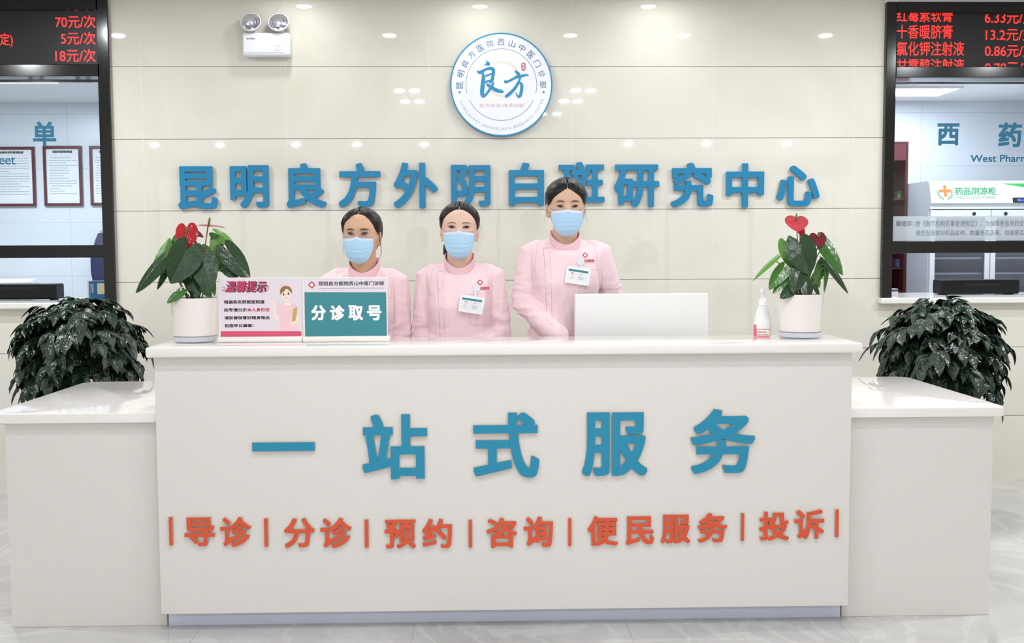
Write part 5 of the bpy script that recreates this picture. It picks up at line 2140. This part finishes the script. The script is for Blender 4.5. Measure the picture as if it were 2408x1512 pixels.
    if cfg.get('badge'):
        bx, bd, rx_, rd = cfg['badge']
        p, nn = front(P.x + bx, P.z - bd, .016)
        p.y = min(p.y, min(front(P.x + bx + a_, P.z - bd + b_, .006)[0].y for a_ in (-.045, 0, .045) for b_ in (-.03, 0, .03)))
        ang = R(cfg.get('bang', -8))
        fb_ = Fr(p, (math.cos(ang), .03, math.sin(ang)), (-math.sin(ang), .06, math.cos(ang)))
        w, h = .102, .072
        bo = MB().rrect(fb_, -w / 2, -h / 2, w / 2, h / 2, .006, -.003, .002).build('name_badge', mat('white badge plastic', (246, 247, 248), .25), t)
        MB().rrect(fb_, -w / 2 + .009, -h / 2 + .012, w / 2 - .009, h / 2 - .012, .001, .002, .0023).build('card', M_paper, bo)
        MB().poly(fb_, [(-w / 2 + .009, h / 2 - .021), (w / 2 - .009, h / 2 - .021), (w / 2 - .009, h / 2 - .012), (-w / 2 + .009, h / 2 - .012)], .0026).build('teal_strip', mat('teal print', (50, 148, 158), .3), bo)
        ph = MB()
        ph.ell(fb_, -.024, .001, .0052, .0068, .0028, n=16)
        ph.cur = 1
        ph.ell(fb_, -.024, .0035, .0058, .0066, .0026, n=16)
        ph.cur = 2
        ph.poly(fb_, [(-.034, -.017), (-.014, -.017), (-.0165, -.009), (-.024, -.006), (-.0315, -.009)], .0026)
        ph.build('photograph', [mat('print skin', (248, 224, 206), .4), M_ink, mat('photo pale', (226, 228, 236), .5)], bo)
        lt = MB()
        for (u, v, l) in ((.006, .006, .012), (.002, -.004, .022), (.002, -.010, .024), (.004, -.0155, .018)):
            uu = u
            while uu < u + l:
                lt.poly(fb_, [(uu, v), (uu + .0035, v), (uu + .0035, v + .0022), (uu, v + .0022)], .0027)
                uu += .0046
        lt.build('card_print', mat('faint print', (150, 154, 164), .6), bo)
        pr_, n2 = front(P.x + rx_, P.z - rd, .006)
        f3 = Fr(pr_, (1, 0, 0), (0, 0, 1))
        rl = MB().ell(f3, 0, 0, .0165, .0165, -.005, .003, 32).build('badge_reel', mat('white reel plastic', (232, 236, 240), .2), bo)
        MB().ring(f3, 0, 0, .0135, .0152, .003, .0036, n=32).build('reel_ring', mat('cool white plastic', (226, 232, 244), .3), rl)
        q0, q1 = f3.p(-.004, -.012, .004), fb_.p(.012, h / 2 - .006, .003)
        dv = (q1 - q0)
        sdv = Vector((dv.z, 0, -dv.x)).normalized() * .0045
        MB().add([q0 - sdv, q0 + sdv, q1 + sdv, q1 - sdv], [(0, 1, 2, 3)]).build('strap', mat('cloudy strap', (226, 228, 232), .3), rl)
    # ---- trousers and shoes
    tr = MB()
    for s in (-1, 1):
        hx = .085 * bs * s
        tr.tube([Vector((P.x + hx, P.y + .04, hip + .02)), Vector((P.x + hx, P.y + .035, hip * .55)), Vector((P.x + hx, P.y + .05, .09))], [.092, .076, .07], 20, True)
    remesh(tr, .012, 4).build('trousers', M_trouser, t, smooth=True)
    for s in (-1, 1):
        hx = .085 * bs * s
        MB().tube([Vector((P.x + hx, P.y + .09, .044)), Vector((P.x + hx, P.y + .03, .046)), Vector((P.x + hx * 1.1, P.y - .06, .040)), Vector((P.x + hx * 1.15, P.y - .12, .033))], [.040, .044, .043, .03], 16, True).build('shoe', M_shoe, t, smooth=True)
    return t


YN = 4.55
HL_A = [(0, .198), (18, .196), (30, .188), (42, .172), (52, .150), (60, .128), (72, .112), (82, .106), (90, .112), (100, .098), (112, .060), (130, .030), (180, .018)]
HL_B = [(0, .194), (10, .193), (22, .189), (34, .180), (44, .168), (54, .152), (64, .132), (72, .112), (82, .104), (90, .112), (100, .098), (112, .060), (130, .030), (180, .018)]
HL_C = [(0, .186), (8, .182), (20, .172), (32, .160), (44, .146), (54, .128), (64, .116), (80, .108), (90, .112), (100, .098), (112, .060), (130, .030), (180, .018)]
nurse(at(854, 611, YN), dict(id='glasses nurse', seed=1.0, k=.985, b=.98, yaw=-7, nod=3, skin=(228, 182, 150), brow=(112, 84, 70), hair=(34, 26, 25), hairline=HL_A, ez=.116, eh=.0050, bz=.132, mt=.101, glasses=True,
      arms=(((-.140, .008, .088), (-.156, .03, .36), (-.05, -.17, .45)), ((.140, .008, .088), (.150, .03, .36), (.05, -.17, .45))),
      tails=[([(-.035, .105, .07), (-.055, .11, .03), (-.062, .08, -.01), (-.058, .06, -.05)], [.022, .024, .018, .006])],
      strands=[[(72, .135), (84, .10), (.085, -.01, .04), (.074, .0, -.005)], [(74, .12), (86, .09), (.086, -.004, .03)], [(70, .14), (82, .11), (.088, -.012, .05), (.083, -.01, .02)]] + [[(-14 - k_ * 3, .196 - k_ * .003), (-30 - k_ * 2.5, .182 - k_ * .004), (-46 - k_ * 2, .162 - k_ * .004), (-58 - k_, .138), (-68, .11)] for k_ in range(5)] + [[(-70, .11), (-76, .085), (-.080, -.02, .05), (-.076, -.015, .025)]], sw=.00055),
      'nurse wearing glasses and a pale blue mask, standing behind the two desk signs')
nurse(at(1080, 600, YN), dict(id='middle nurse', seed=2.0, k=1.0, b=1.0, yaw=0, nod=2, tilt=1, skin=(240, 202, 182), brow=(120, 92, 82), hair=(38, 27, 26), hairline=HL_B, ez=.120, eh=.0044, bz=.1355, bw=.0018, mt=.102,
      arms=(((-.140, .008, .088), (-.154, .02, .36), (-.05, -.17, .43)), ((.142, .008, .088), (.172, .02, .34), (.06, -.17, .42))),
      tails=[([(-.03, .105, .06), (-.052, .10, .03), (-.056, .07, .005), (-.048, .06, -.012)], [.022, .022, .016, .008])],
      strands=[[(.074, .0, .14), (.09, .0, .128), (.095, .0, .115), (.084, .0, .108), (.078, .01, .112)]], sw=.00045, emblem=(.088, .115), badge=(.052, .205, .072, .138), bang=-9),
      'nurse in pink tunic and pale blue mask, the middle one of three')
nurse(at(1330, 545, YN), dict(id='tallest nurse', seed=3.0, k=1.02, b=1.06, yaw=1, nod=6, skin=(226, 186, 160), brow=(104, 78, 64), hair=(24, 20, 21), hairline=HL_C, ez=.113, eh=.0036, ew=.0135, bz=.131, bw=.0022, mt=.099,
      arms=(((-.140, .008, .088), (-.172, .0, .30), (-.03, -.17, .44)), ((.140, .008, .088), (.208, .03, .34), (.06, -.12, .48))),
      tails=[([(0, .10, .08), (0, .125, .06), (0, .11, .03)], [.02, .026, .012])],
      strands=[[(-72, .13), (-80, .10), (-.088, -.01, .06), (-.092, -.008, .045)], [(72, .13), (80, .10), (.086, -.008, .06), (.09, -.004, .04)], [(-50, .15), (-54, .135), (-50, .122)], [(-47, .152), (-51, .136), (-47, .120)]], sw=.0005, emblem=(.078, .10), badge=(.043, .185, .058, .128), bang=-9),
      'tallest nurse in a pale blue mask, standing behind the white monitor')
